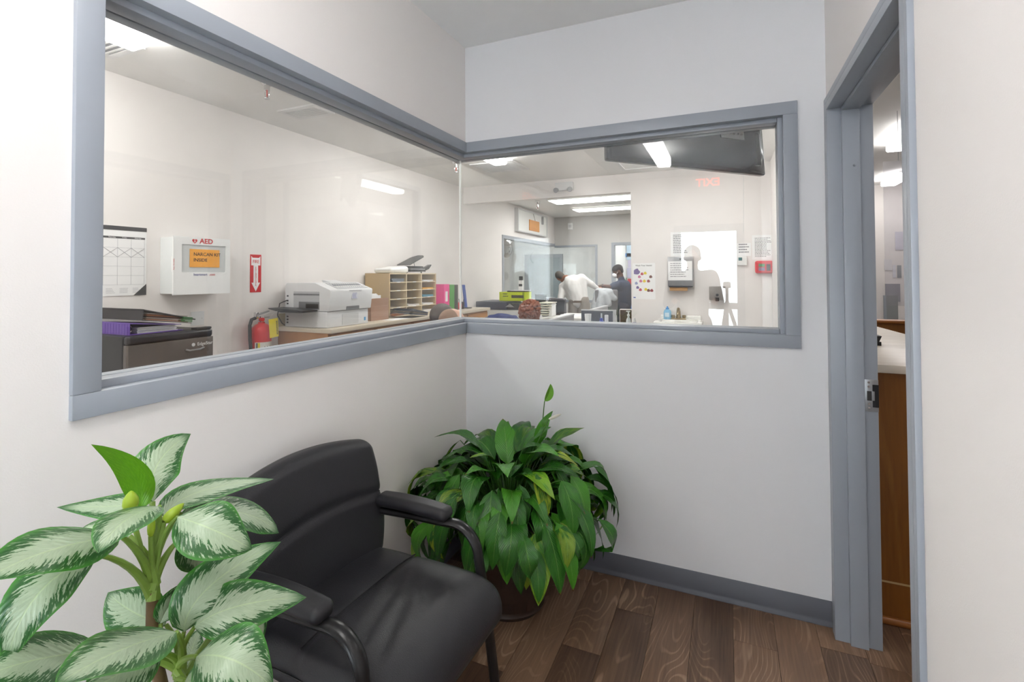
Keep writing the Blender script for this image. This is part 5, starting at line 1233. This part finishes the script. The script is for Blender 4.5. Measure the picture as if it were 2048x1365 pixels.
p0 = at(1208, 577, Y, 6.9); office_chair(p0.x, 6.95, PI+.35, p0.z-.02, 'office chair under the draped grey jacket', CHG)
office_chair(-.56, 2.42, math.atan2(-.75,-.62)-PI/2, .93, 'office chair carrying the curly-haired person', CHG)
office_chair(-.90, 1.37, math.atan2(-.9,-.35)-PI/2, .93, 'office chair of the dark-haired seated person', CHG)
office_chair(-.72, .82, math.atan2(-.35,-.85)-PI/2, .93, 'office chair of the person with thin light hair', CHG)
p0 = at(1006, 629, Y, 2.7); office_chair(p0.x-.04, 2.96, PI+.1, p0.z-.03, 'office chair under the navy jacket', CHG)
# jackets draped over chair backs
def jacket(pts, label, m_, vox=.016):
    t = MB()
    for a, b, r0, r1 in pts: t.cone(a, b, r0, r1, 14); t.ball(a, r0); t.ball(b, r1)
    o = organic(t, 'jacket', m_, None, vox, 5, disp=lambda c, n: c+n*(.010*mnoise.noise(c*9)+.006*mnoise.noise(c*24)))
    tag(o, label, 'jacket'); return o
JG = mat('grey_jacket_cloth', (176,180,184), .9, bump=.3, bscale=200); JN = mat('navy_jacket_cloth', (64,72,116), .9, bump=.3, bscale=160)
def J(px, py, yy): return at(px, py, Y, yy)
jk = jacket([(J(1193,586,6.70), J(1188,622,6.64), .05, .07), (J(1196,583,6.72), J(1220,584,6.70), .065, .065), (J(1204,586,6.68), J(1201,622,6.62), .07, .09), (J(1217,586,6.68), J(1229,597,6.72), .06, .055), (J(1212,590,6.66), J(1217,608,6.64), .07, .06)], 'pale grey jacket draped over a chair back between the two men', JG)
jk = jacket([(J(980,637,2.7), J(1000,633,2.72), .035, .04), (J(1000,634,2.72), J(1030,637,2.7), .045, .04), (J(982,642,2.68), J(985,665,2.66), .045, .06), (J(1006,640,2.68), J(1008,665,2.66), .06, .08), (J(1030,642,2.68), J(1032,665,2.66), .045, .06)], 'navy jacket hanging over a chair left of the curly hair', JN)

# ================================================================ things on and beyond the far walls
t = thing('ceiling_box', (XL, 6.5, 2.29), 'white board box with a framed wood sign high on the left wall', 'wall box')
B(XL, XL+.06, 5.78, 7.30, 2.285, 2.665).build('board', mat('board_white', (232,233,230), .5), t)
for a, b, c, d in ((5.75, 7.33, 2.265, 2.285), (5.75, 5.78, 2.285, 2.69), (7.30, 7.33, 2.285, 2.69), (5.78, 7.30, 2.665, 2.69)): B(XL, XL+.075, a, b, c, d).build('edge_trim', GREYP, t)
ws = B(XL+.06, XL+.075, 6.31, 6.84, 2.325, 2.53).build('wood_sign', wood('orange_pine', (190,120,52), (232,168,88), .5, sx=10, sy=1.2, sz=16, bump=.1)); tag(ws, 'orange pine sign fixed on the white board box', 'sign')
MB().tube([(XL+.07, 6.62, 2.53), (XL+.07, 6.52, 2.66)], .004, 6).build('hanging_wire', BLACK, t)
B(XL+.06, XL+.09, 7.0, 7.06, 2.50, 2.66).build('conduit', GREYD, t)
p0 = at(1141, 453, Y, YF)
t = thing('wall_speaker', (p0.x, YF, p0.z-.07), 'small white box on the far wall above the windows', 'wall box')
B(p0.x-.05, p0.x+.05, YF-.035, YF, p0.z-.07, p0.z+.07).build('case', WHITE, t, bevel=.006); B(p0.x-.03, p0.x+.03, YF-.037, YF-.035, p0.z-.03, p0.z+.03).build('grille', GREYP, t)
p0 = at(1013, 494, Y, 9.0)
t = thing('convex_mirror', (p0.x, 9.0, p0.z), 'round silver convex mirror in the passage behind the far window', 'mirror')
MB().ball(p0, .16, .10, .28, 24, 14).build('dome', mat('mirror_silver', (225,225,228), .08, metal=1), t, smooth=True); MB().tube([p0+Vector((0,.08,.1)), Vector((p0.x, 9.1, ZC))], .012, 8).build('hanger', DARK, t)
# posters and blue cloth in the far doorway room
def farsheet(c4, col, label, name='wall_poster', cat='poster', yy=9.58):
    p0, p1 = at(c4[0], c4[1], Y, yy), at(c4[2], c4[3], Y, yy); o = B(p0.x, p1.x, yy, yy+.02, p1.z, p0.z).build(name, mat('far_%d_%d_%d' % col, col, .6, var=.15, vscale=10)); tag(o, label, cat, 'pinned sheets in the far doorway')
farsheet((1253, 490, 1263, 520), (190,215,235), 'pale blue poster at the top of the far doorway'); farsheet((1250, 507, 1262, 514), (20,130,200), 'bright blue patch pinned below the pale poster')
farsheet((1256, 521, 1264, 535), (206,200,225), 'lilac sheet in the far doorway'); farsheet((1254, 536, 1264, 556), (196,196,220), 'lavender sheet above the green and red cards')
farsheet((1246, 556, 1253, 570), (60,130,80), 'green card in the far doorway'); farsheet((1255, 558, 1265, 577), (200,50,60), 'red card in the far doorway')
bc = thing('blue_cloth_rack', (at(1256, 600, Y, 9.3).x, 9.3, 0), 'blue shelving unit with hanging cloth in the far doorway', 'shelf')
p0, p1 = at(1248, 580, Y, 9.3), at(1275, 580, Y, 9.3)
for i in range(5): MB().rbox((p0.x+(p1.x-p0.x)*(i+.5)/5, 9.3, p0.z/2), ((p1.x-p0.x)/10-.004, .05, p0.z/2), .02).build('cloth_fold', mat('cloth_blue_%d' % (i % 2), [(40,110,190), (70,150,220)][i % 2], .7), bc, smooth=True)
t = thing('coat_hook', (at(1226, 508, Y, 9.55).x, 9.58, 0), 'black curved hose hook on the wall inside the far doorway', 'hook')
p0 = at(1226, 512, Y, 9.57); MB().tube([(p0.x+.10*math.cos(a), 9.57, p0.z+.14*math.sin(a)) for a in [(-1.4+2.6*i/12) for i in range(13)]], .013, 8).build('hose', BLACK, t, smooth=True)

# ================================================================ reception counter beyond the door
rc = thing('reception_counter', (2.4, .5, 0), 'amber wood reception counter with pale laminate top beyond the door', 'counter')
KZ = 1.08
B(W+.16, 3.2, .12, .14, .17, KZ-.035).build('front_panel', DESKW, rc); B(W+.16, 3.2, .118, .14, .0, .165).build('base_board', DESKW, rc)
MB().tube([(W+.16, .112, .012), (3.2, .112, .012)], .016, 10).build('toe_moulding', mat('amber_moulding', (150,92,40), .3), rc, smooth=True)
B(W+.16, 3.2, .117, .1195, .165, .172).build('groove_strip', mat('pale_line', (196,166,120), .5), rc)
q0, q1 = at(1742, 650, Z, KZ), at(1840, 676, Z, KZ)
LAMW = wood('pale_streak_laminate', (212,200,184), (236,228,216), .35, sx=1.0, sy=16, sz=8, bump=.02, rnd=False)
MB().prism([(W+.155, .085), (3.2, .085), (q1.x+.3, q1.y-.9), (q1.x, q1.y), (q0.x, q0.y), (W+.155, q0.y)], KZ-.035, KZ).build('top', LAMW, rc, bevel=.006)
hw = thing('counter_back_rail', (2.6, 2.25, 0), 'amber wood half wall with a rounded cap behind the counter', 'half wall')
zt_ = at(1785, 641, Y, 2.3).z
B(W+.2, 3.6, 2.30, 2.36, 0, zt_-.02).build('panel', DESKW, hw); MB().rbox((2.75, 2.32, zt_-.012), (.85, .06, .014), .012).build('cap', MATS['amber_moulding'], hw, smooth=True)
p0 = at(1755, 690, Z, KZ); ph = thing('black_holder', (p0.x-.03, p0.y, KZ), 'small black holder on the counter top at the jamb', 'holder')
B(p0.x-.09, p0.x+.008, p0.y-.04, p0.y+.04, KZ, KZ+.02).build('base', BLACK, ph); MB().prism([(p0.x-.09, KZ+.02), (p0.x-.0, KZ+.02), (p0.x+.012, KZ+.05), (p0.x-.09, KZ+.05)], p0.y-.035, p0.y+.035, ax=1).build('clip', BLACK, ph)
# clear hanging shield and notices
sh = thing('clear_shield', (2.8, 2.33, 1.25), 'clear plastic shield hanging over the half wall', 'shield')
z0 = at(1790, 612, Y, 2.33).z; xl = at(1769, 500, Y, 2.33).x
B(xl, 3.6, 2.328, 2.333, z0, 2.35).build('sheet', glass_mat('clear_acrylic', (.93,.93,.95), .06, .12), sh)
for x in (xl+.1, 3.4): MB().tube([(x, 2.33, 2.35), (x, 2.33, ZC)], .002, 6).build('hanging_wire', STEEL, sh)
def hsheet(c4, col, label, yy=6.195, name='wall_notice', th=.004):
    p0, p1 = at(c4[0], c4[1], Y, yy), at(c4[2], c4[3], Y, yy); o = B(p0.x, p1.x, yy-th, yy, p1.z, p0.z).build(name, mat('hall_%d_%d_%d' % col, col, .6, var=.08, vscale=12)); tag(o, label, 'notice', 'notices seen through the door')
hsheet((1768, 519, 1784, 541), (225,224,226), 'pale notice left of the grey sheet through the door'); hsheet((1785, 530, 1792, 556), (222,222,228), 'narrow white card through the door'); hsheet((1794, 531, 1803, 556), (160,164,168), 'grey card beside the narrow white one'); hsheet((1770, 568, 1800, 604), (158,158,166), 'dark grey framed print above the half wall', th=.02); hsheet((1790, 464, 1808, 500), (206,204,216), 'lilac sheet high on the reception wall')
d5 = sthing('door_5', (at(1784, 630, Y, 6.18).x, 6.19, 0))
p0, p1 = at(1772, 604, Y, 6.19), at(1795, 604, Y, 6.19)
B(p0.x, p1.x, 6.17, 6.199, 0, 1.15).build('door_leaf', mat('grey_door_panel', (140,144,144), .5), d5); B(p0.x-.03, p0.x, 6.165, 6.199, 0, 1.15).build('frame_jamb', FRAME, d5)
# ================================================================ people
SK1 = mat('skin_brown', (150,104,82), .5, var=.06, vscale=14); SK2 = mat('skin_deep_brown', (92,62,50), .5, var=.06, vscale=14); SK3 = mat('skin_pale', (226,178,154), .5, var=.05, vscale=14); SK4 = mat('skin_tan', (190,130,104), .5, var=.05)
SHIRT = mat('white_shirt_cotton', (226,224,222), .85, var=.03, bump=.2, bscale=30); TROUS = mat('taupe_trouser', (138,130,122), .9, var=.05); NAVYT = mat('navy_tshirt', (52,62,82), .9, var=.08); JEANS = mat('dark_jeans', (46,52,66), .9, var=.1)
SHOE = mat('black_shoe', (26,26,28), .4)
def V(*a): return Vector(a)
def limb(mb, pts, rs):
    for i in range(len(pts)-1):
        mb.cone(pts[i], pts[i+1], rs[i], rs[i+1], 14)
    for p, r in zip(pts, rs): mb.ball(p, r, seg=14, rings=8)
def head(mb, c, f, up, s=1.0):      # skull, jaw, nose, ears round a centre, facing f
    f = f.normalized(); sd = up.cross(f).normalized(); up = f.cross(sd).normalized(); R = Matrix((sd, f, up)).transposed()
    mb.ball(c+up*.02*s, .074*s, .094*s, .100*s, 18, 12, R); mb.ball(c+f*.022*s-up*.055*s, .056*s, .066*s, .062*s, 16, 10, R)
    mb.ball(c+f*.094*s-up*.018*s, .013*s, .020*s, .024*s, 10, 8, R)
    for q in (-1, 1): mb.ball(c+sd*(q*.076*s)-f*.004*s-up*.01*s, .012*s, .022*s, .032*s, 10, 8, R)
    return R, sd, f, up
def hand(mb, w, d, pn, s=1.0, curl=.5):   # palm from wrist w along d, palm facing pn, five fingers
    d = d.normalized(); pn = (pn-d*pn.dot(d)).normalized(); sd = d.cross(pn)
    mb.cone(w, w+d*.085*s, .022*s, .028*s, 10); 
    for o in (-.022, 0, .022): mb.cone(w+d*.02*s, w+d*.09*s+sd*o*s, .018*s, .015*s, 8)
    for k, (o, L_) in enumerate(((-.030,.062), (-.010,.078), (.010,.074), (.029,.058))):
        a = w+d*.088*s+sd*o*s; b = a+(d*math.cos(curl*.6)+pn*math.sin(curl*.6))*L_*.5*s; c = b+(d*math.cos(curl*1.5)+pn*math.sin(curl*1.5))*L_*.5*s
        limb(mb, [a, b, c], [.0095*s, .0085*s, .007*s])
    a = w+d*.03*s-sd*.026*s; b = a+(d*.6-sd*.7+pn*.3).normalized()*.04*s; c = b+(d*.9-sd*.2+pn*.4).normalized()*.032*s; limb(mb, [a, b, c], [.012*s, .010*s, .008*s])
def J2(px, py, yy): return at(px, py, Y, yy)

# --- man in the white shirt, bending over the desk, back to the camera
yb = 6.55
P1 = thing('person', (-1.25, yb, 0), 'man in white shirt and grey trousers bending over a desk', 'person')
hip = J2(1158, 602, yb); wst = J2(1155, 594, yb); chest = J2(1146, 568, yb-.02); neck = J2(1133, 556, yb+.08); hc = J2(1121, 554, yb+.16)
shL, shR = J2(1126, 574, yb+.02), J2(1163, 557, yb)
elL, wrL = J2(1121, 600, yb-.12), J2(1119, 622, yb-.25)
elR, wrR = J2(1180, 568, yb+.12), J2(1194, 577, yb+.30)
hd = Vector((-.25, .75, -.55)); hup = Vector((-.75, .1, .62))
body = MB(); R, sd, f, up = head(body, hc, hd, hup, 1.02)
limb(body, [neck+(chest-neck)*.3, neck, hc-up*.05], [.065, .056, .055])
limb(body, [hip, wst, chest], [.13, .13, .14])
for s in (-1, 1):
    hp_ = hip+V(s*.09, 0, -.04); kn = V(hp_.x+s*.02, yb-.05, .50); an = V(hp_.x+s*.03, yb+.02, .09)
    limb(body, [hp_, kn, an], [.085, .058, .042]); body.ball(an+V(0,.06,-.04), .045, .12, .045)
limb(body, [shL, elL, wrL], [.05, .04, .028]); limb(body, [shR, elR, wrR], [.05, .04, .028])
hand(body, wrL, (J2(1122, 634, yb-.32)-wrL), V(0,1,-.3)); hand(body, wrR, (J2(1204, 576, yb+.36)-wrR), V(0,0,-1))
organic(body, 'body', SK1, P1, .011, 3)
sh_ = MB(); bl = chest+(chest-wst)*.25
limb(sh_, [hip+V(0,0,-.01), wst, chest], [.150, .155, .172]); limb(sh_, [shL, chest, shR], [.085, .17, .085]); limb(sh_, [chest, neck+(chest-neck)*.25], [.13, .072])
limb(sh_, [hip+V(-.06,0,0), chest+V(-.04,0,0)], [.11, .13]); limb(sh_, [hip+V(.07,0,0), shR], [.10, .09]); limb(sh_, [hip+V(-.08,0,.0), shL], [.09, .085])
limb(sh_, [shL, elL, wrL], [.078, .064, .046]); limb(sh_, [shR, elR, wrR], [.078, .066, .046])
organic(sh_, 'shirt', SHIRT, P1, .013, 4, disp=lambda c, n: c+n*(.010*mnoise.noise(V(c.x*14, c.y*10, c.z*7))))
tr = MB()
limb(tr, [hip+V(-.06,0,-.0), hip+V(.06,0,.0)], [.135, .135])
for s in (-1, 1):
    hp_ = hip+V(s*.09, 0, -.06); kn = V(hp_.x+s*.02, yb-.05, .50); an = V(hp_.x+s*.03, yb+.02, .10); limb(tr, [hp_, kn, an], [.12, .088, .075])
    MB().rbox((an.x, an.y+.05, .045), (.05, .14, .045), .03).build('shoe', SHOE, P1, smooth=True)
organic(tr, 'trousers', TROUS, P1, .014, 4, disp=lambda c, n: c+n*.006*mnoise.noise(c*10))
MB().lathe([(.150,-.02),(.156,-.02),(.156,.02),(.150,.02)], hip+V(0,0,-.01), 24).build('belt', mat('brown_belt', (96,76,60), .5), P1, smooth=True)
hr = MB(); hr.ball(hc+up*.028-f*.012, .080, .098, .098, 18, 12, R); hr.ball(hc-f*.055-up*.02, .066, .05, .07, 14, 10, R)
organic(hr, 'hair', mat('short_grey_hair', (96,90,86), .9, var=.2, vscale=60, bump=.6, bscale=300), P1, .012, 2)
ms = MB(); ms.ball(hc+f*.070-up*.045, .062, .05, .055, 16, 10, R); organic(ms, 'face_mask', mat('pale_mask', (206,222,226), .8), P1, .010, 2)

# --- man in the navy t-shirt at the far doorway, facing left, masked
yb = 7.35
P2 = thing('person', (-.55, yb, 0), 'man in navy t-shirt and white face mask by the far doorway', 'person')
hc = J2(1236, 543, yb); neck = J2(1242, 558, yb); chest = J2(1247, 577, yb); wst = J2(1248, 600, yb); hip = J2(1247, 612, yb)
hd = Vector((-.85, -.30, -.42)); hup = Vector((-.35, -.1, .9))
body = MB(); R, sd, f, up = head(body, hc, hd, hup, 1.12)
limb(body, [chest, neck, hc-up*.06-f*.01], [.075, .062, .06]); limb(body, [hip, wst, chest], [.13, .125, .14])
shn, shf = chest+V(-.06, -.17, .07), chest+V(.02, .17, .07)
eln, wrn = J2(1222, 574, yb-.28), J2(1203, 572, yb-.22)
elf, wrf = chest+V(-.18, .25, -.14), chest+V(-.38, .15, -.10)
for a in ((shn, eln, wrn), (shf, elf, wrf)): limb(body, list(a), [.055, .044, .030])
hand(body, wrn, (J2(1195, 574, yb-.2)-wrn), V(0,0,-1), 1.05); hand(body, wrf, V(-1,-.2,-.2), V(0,0,-1), 1.05)
for s in (-1, 1):
    hp_ = hip+V(0, s*.09, -.04); kn = V(hp_.x-.02, hp_.y+s*.02, .5); an = V(hp_.x+.02, hp_.y+s*.02, .09); limb(body, [hp_, kn, an], [.09, .06, .043]); body.ball(an+V(-.06,0,-.04), .12, .045, .045)
organic(body, 'body', SK2, P2, .011, 3)
ts = MB(); limb(ts, [hip, wst, chest], [.150, .150, .165]); limb(ts, [shn, chest, shf], [.085, .15, .085]); limb(ts, [chest, neck], [.12, .068])
limb(ts, [shn, shn.lerp(eln, .75)], [.082, .072]); limb(ts, [shf, shf.lerp(elf, .75)], [.082, .072])
organic(ts, 'tshirt', NAVYT, P2, .013, 4, disp=lambda c, n: c+n*.008*mnoise.noise(c*12))
tr = MB(); limb(tr, [hip+V(0,-.06,-.03), hip+V(0,.06,-.03)], [.135, .135])
for s in (-1, 1):
    hp_ = hip+V(0, s*.09, -.06); kn = V(hp_.x-.02, hp_.y+s*.02, .5); an = V(hp_.x+.02, hp_.y+s*.02, .1); limb(tr, [hp_, kn, an], [.115, .085, .072]); MB().rbox((an.x-.05, an.y, .045), (.14, .05, .045), .03).build('shoe', SHOE, P2, smooth=True)
organic(tr, 'trousers', JEANS, P2, .014, 4)
hr = MB(); hr.ball(hc+up*.045-f*.010, .092, .112, .092, 18, 12, R); hr.ball(hc-f*.06, .08, .05, .075, 14, 10, R)
organic(hr, 'hair', mat('black_cropped_hair', (30,28,30), .9, bump=.6, bscale=260), P2, .012, 2)
ms = MB(); ms.ball(hc+f*.085-up*.045, .060, .058, .058, 16, 10, R); organic(ms, 'face_mask', mat('white_mask', (236,234,234), .8), P2, .010, 2)
for q in (-1, 1): MB().tube([hc+f*.06-up*.03+sd*q*.075, hc+sd*q*.09-up*.0], .003, 5).build('mask_strap', MATS['white_mask'], P2)
for q in (-1, 1): MB().ball(hc+f*.098+sd*q*.034+up*.012, .012, .012, .010).build('eye', BLACK, P2)
MB().tube([wrn+(eln-wrn).normalized()*.03+V(0,.036*math.cos(a),.036*math.sin(a)) for a in [2*PI*i/14 for i in range(15)]], .008, 6).build('watch', BLACK, P2)

# --- seated people seen from behind, only their heads rise over the sill
def seated(x, y, head_c, face, shirt, skin, label, hs=1.0, tilt=V(0,0,1)):
    t = thing('person', (x, y, 0), label, 'person'); body = MB()
    R, sd, f, up = head(body, head_c, face, tilt, hs)
    fl_ = Vector((f.x, f.y, 0)).normalized(); sl = Vector((-fl_.y, fl_.x, 0))
    nk = head_c-up*.12*hs-f*.012; ch = V(x, y, head_c.z-.36); hp_ = V(x, y, .56)
    limb(body, [ch, nk, head_c-up*.05], [.07, .055, .055]); limb(body, [hp_, ch], [.13, .13])
    cl = MB(); limb(cl, [hp_, ch], [.155, .165]); limb(cl, [ch+sl*.19+V(0,0,.10), ch, ch-sl*.19+V(0,0,.10)], [.078, .14, .078]); limb(cl, [ch, nk-V(0,0,.04)], [.12, .068])
    tr = MB()
    for s in (-1, 1):
        sh = ch+sl*s*.19+V(0,0,.09); el = sh+fl_*.10-V(0,0,.26); wr = el+fl_*.24+V(0,0,.02)-sl*s*.05
        limb(body, [sh, el, wr], [.05, .04, .028]); hand(body, wr, fl_, V(0,0,-1)); limb(cl, [sh, el, el.lerp(wr, .85)], [.075, .06, .042])
        h2 = hp_+sl*s*.10+fl_*.03; kn = h2+fl_*.40-V(0,0,.04); an = V(kn.x, kn.y, .09)
        limb(body, [h2, kn, an], [.08, .055, .042]); limb(tr, [h2, kn, an], [.105, .08, .065]); MB().rbox((an.x+fl_.x*.05, an.y+fl_.y*.05, .045), (.09, .09, .045), .03).build('shoe', SHOE, t, smooth=True)
    organic(body, 'body', skin, t, .012, 3); organic(cl, 'shirt', shirt, t, .014, 4); organic(tr, 'trousers', JEANS, t, .015, 4)
    return t, R, sd, f, up
# curly hair
hc = J2(1064, 630, 2.4)
t, R, sd, f, up = seated(hc.x-.02, 2.42, hc, V(.62,.75,-.1), mat('blue_blouse', (70,82,120), .9), SK4, 'seated person with short curly auburn hair seen from behind')
hr = MB(); rr = random.Random(5)
for i in range(420):
    d = Vector((rr.gauss(0,1), rr.gauss(0,1), rr.gauss(0,1))).normalized()
    if d.dot(f) > .45 and d.dot(up) < .55: continue
    p = hc+up*.03-f*.02+R @ Vector((d.dot(sd)*.105, d.dot(f)*.115, d.dot(up)*.120)); hr.ball(p, rr.uniform(.014,.022), seg=7, rings=5)
hr.ball(hc+up*.03-f*.022, .10, .108, .112, 16, 12, R)
hr.build('curly_hair', mat('auburn_hair', (128,72,48), .75, var=.45, vscale=60, bump=.6, bscale=160), t, smooth=True)
ms = MB(); ms.ball(hc+f*.075-up*.035, .062, .05, .055, 14, 8, R); organic(ms, 'face_mask', MATS['white_mask'], t, .012, 2)
MB().tube([hc+sd*.085-up*.02+f*.045, hc+sd*.09+up*.02+f*.0], .005, 6).build('mask_strap', MATS['white_mask'], t); MB().tube([hc-sd*.085-up*.02+f*.045, hc-sd*.09+up*.02], .005, 6).build('mask_strap', MATS['white_mask'], t)
# dark straight hair, behind
hc = J2(886, 638, 1.35)
t, R, sd, f, up = seated(hc.x, 1.37, hc, V(.35,.9,-.1), mat('dark_grey_top', (70,70,76), .9), SK3, 'seated person with dark brown straight hair')
hr = MB(); hr.ball(hc+up*.03-f*.015, .100, .118, .108, 18, 12, R); hr.ball(hc-f*.05-up*.08, .10, .07, .13, 16, 10, R); hr.ball(hc-f*.04-up*.2, .10, .06, .12, 16, 10, R)
organic(hr, 'long_hair', mat('dark_brown_hair', (58,44,38), .55, var=.5, vscale=90, stretch=(1,1,.15), bump=.7, bscale=200), t, .012, 3)
# thin light hair, nearest
hc = J2(908, 649, .80)
t, R, sd, f, up = seated(hc.x, .81, hc, V(.62,.75,.25), mat('pale_top', (170,170,176), .9), SK3, 'seated person with thin light brown hair and bare forehead, nearest the glass corner', tilt=V(-.3,-.1,.9))
hr = MB(); hr.ball(hc+up*.024-f*.022, .083, .092, .101, 18, 12, R); hr.ball(hc-f*.06-up*.03, .07, .05, .07, 14, 10, R)
organic(hr, 'thin_hair', mat('light_brown_hair', (150,116,92), .8, var=.35, vscale=120, bump=.6, bscale=300), t, .010, 3)
# --- photographer behind the camera, seen only as a mirrored outline in the right window
def standing(x, y, h, face, shirt, trous, skin, hairm, label):
    t = thing('person', (x, y, 0), label, 'person'); f = face.normalized(); sl = V(-f.y, f.x, 0); b = MB()
    hc = V(x, y, h-.12); head(b, hc, f, V(0,0,1), 1.05); R = Matrix((V(0,0,1).cross(f), f, V(0,0,1))).transposed()
    ch = V(x, y, h-.42); hp_ = V(x, y, h*.53)
    limb(b, [ch, hc-V(0,0,.13), hc-V(0,0,.06)], [.075, .058, .056]); limb(b, [hp_, ch], [.13, .14])
    cl = MB(); limb(cl, [hp_, ch], [.155, .17]); limb(cl, [ch+sl*.18+V(0,0,.09), ch, ch-sl*.18+V(0,0,.09)], [.08, .15, .08]); limb(cl, [ch, hc-V(0,0,.16)], [.12, .07])
    tr = MB(); limb(tr, [hp_+sl*.06, hp_-sl*.06], [.135, .135])
    for s in (-1, 1):
        sh = ch+sl*s*.19+V(0,0,.08); el = sh+sl*s*.06+f*.06-V(0,0,.28); wr = el+f*.22+V(0,0,.05)-sl*s*.06
        limb(b, [sh, el, wr], [.052, .042, .029]); hand(b, wr, f, V(0,0,-1)); limb(cl, [sh, el, el.lerp(wr, .9)], [.078, .062, .042])
        h2 = hp_+sl*s*.09-V(0,0,.05); kn = V(h2.x, h2.y, .5)+sl*s*.02; an = V(h2.x, h2.y, .09)+sl*s*.03
        limb(b, [h2, kn, an], [.09, .06, .042]); limb(tr, [h2, kn, an], [.115, .085, .07]); MB().rbox((an.x, an.y+f.y*.05, .045), (.05, .14, .045), .03).build('shoe', SHOE, t, smooth=True)
    organic(b, 'body', skin, t, .014, 3); organic(cl, 'shirt', shirt, t, .016, 4); organic(tr, 'trousers', trous, t, .016, 4)
    hr = MB(); hr.ball(hc+V(0,0,.035)-f*.012, .088, .106, .098, 16, 12, R); organic(hr, 'hair', hairm, t, .013, 2)
standing(1.0, -3.05, 1.77, V(.1,1,0), NAVYT, JEANS, SK4, MATS['black_cropped_hair'], 'person in dark clothes mirrored as an outline in the right window')
tp = thing('camera_tripod', (1.338, -2.56, 0), 'black tripod behind the viewpoint, mirrored faintly in the right window', 'tripod')
MB().cyl((1.338, -2.56, .75), (1.338, -2.56, 1.34), .014, 12).build('centre_column', BLACK, tp, smooth=True)
MB().rbox((1.338, -2.56, 1.36), (.035, .04, .03), .012).build('head', BLACK, tp, smooth=True)
for k in range(3):
    a = PI/2+2*PI*k/3+.5; MB().tube([(1.338, -2.56, 1.20), (1.338+.18*math.cos(a), -2.56+.18*math.sin(a), .6), (1.338+.34*math.cos(a), -2.56+.34*math.sin(a), .01)], [.018,.014,.011], 10).build('leg', BLACK, tp, smooth=True)
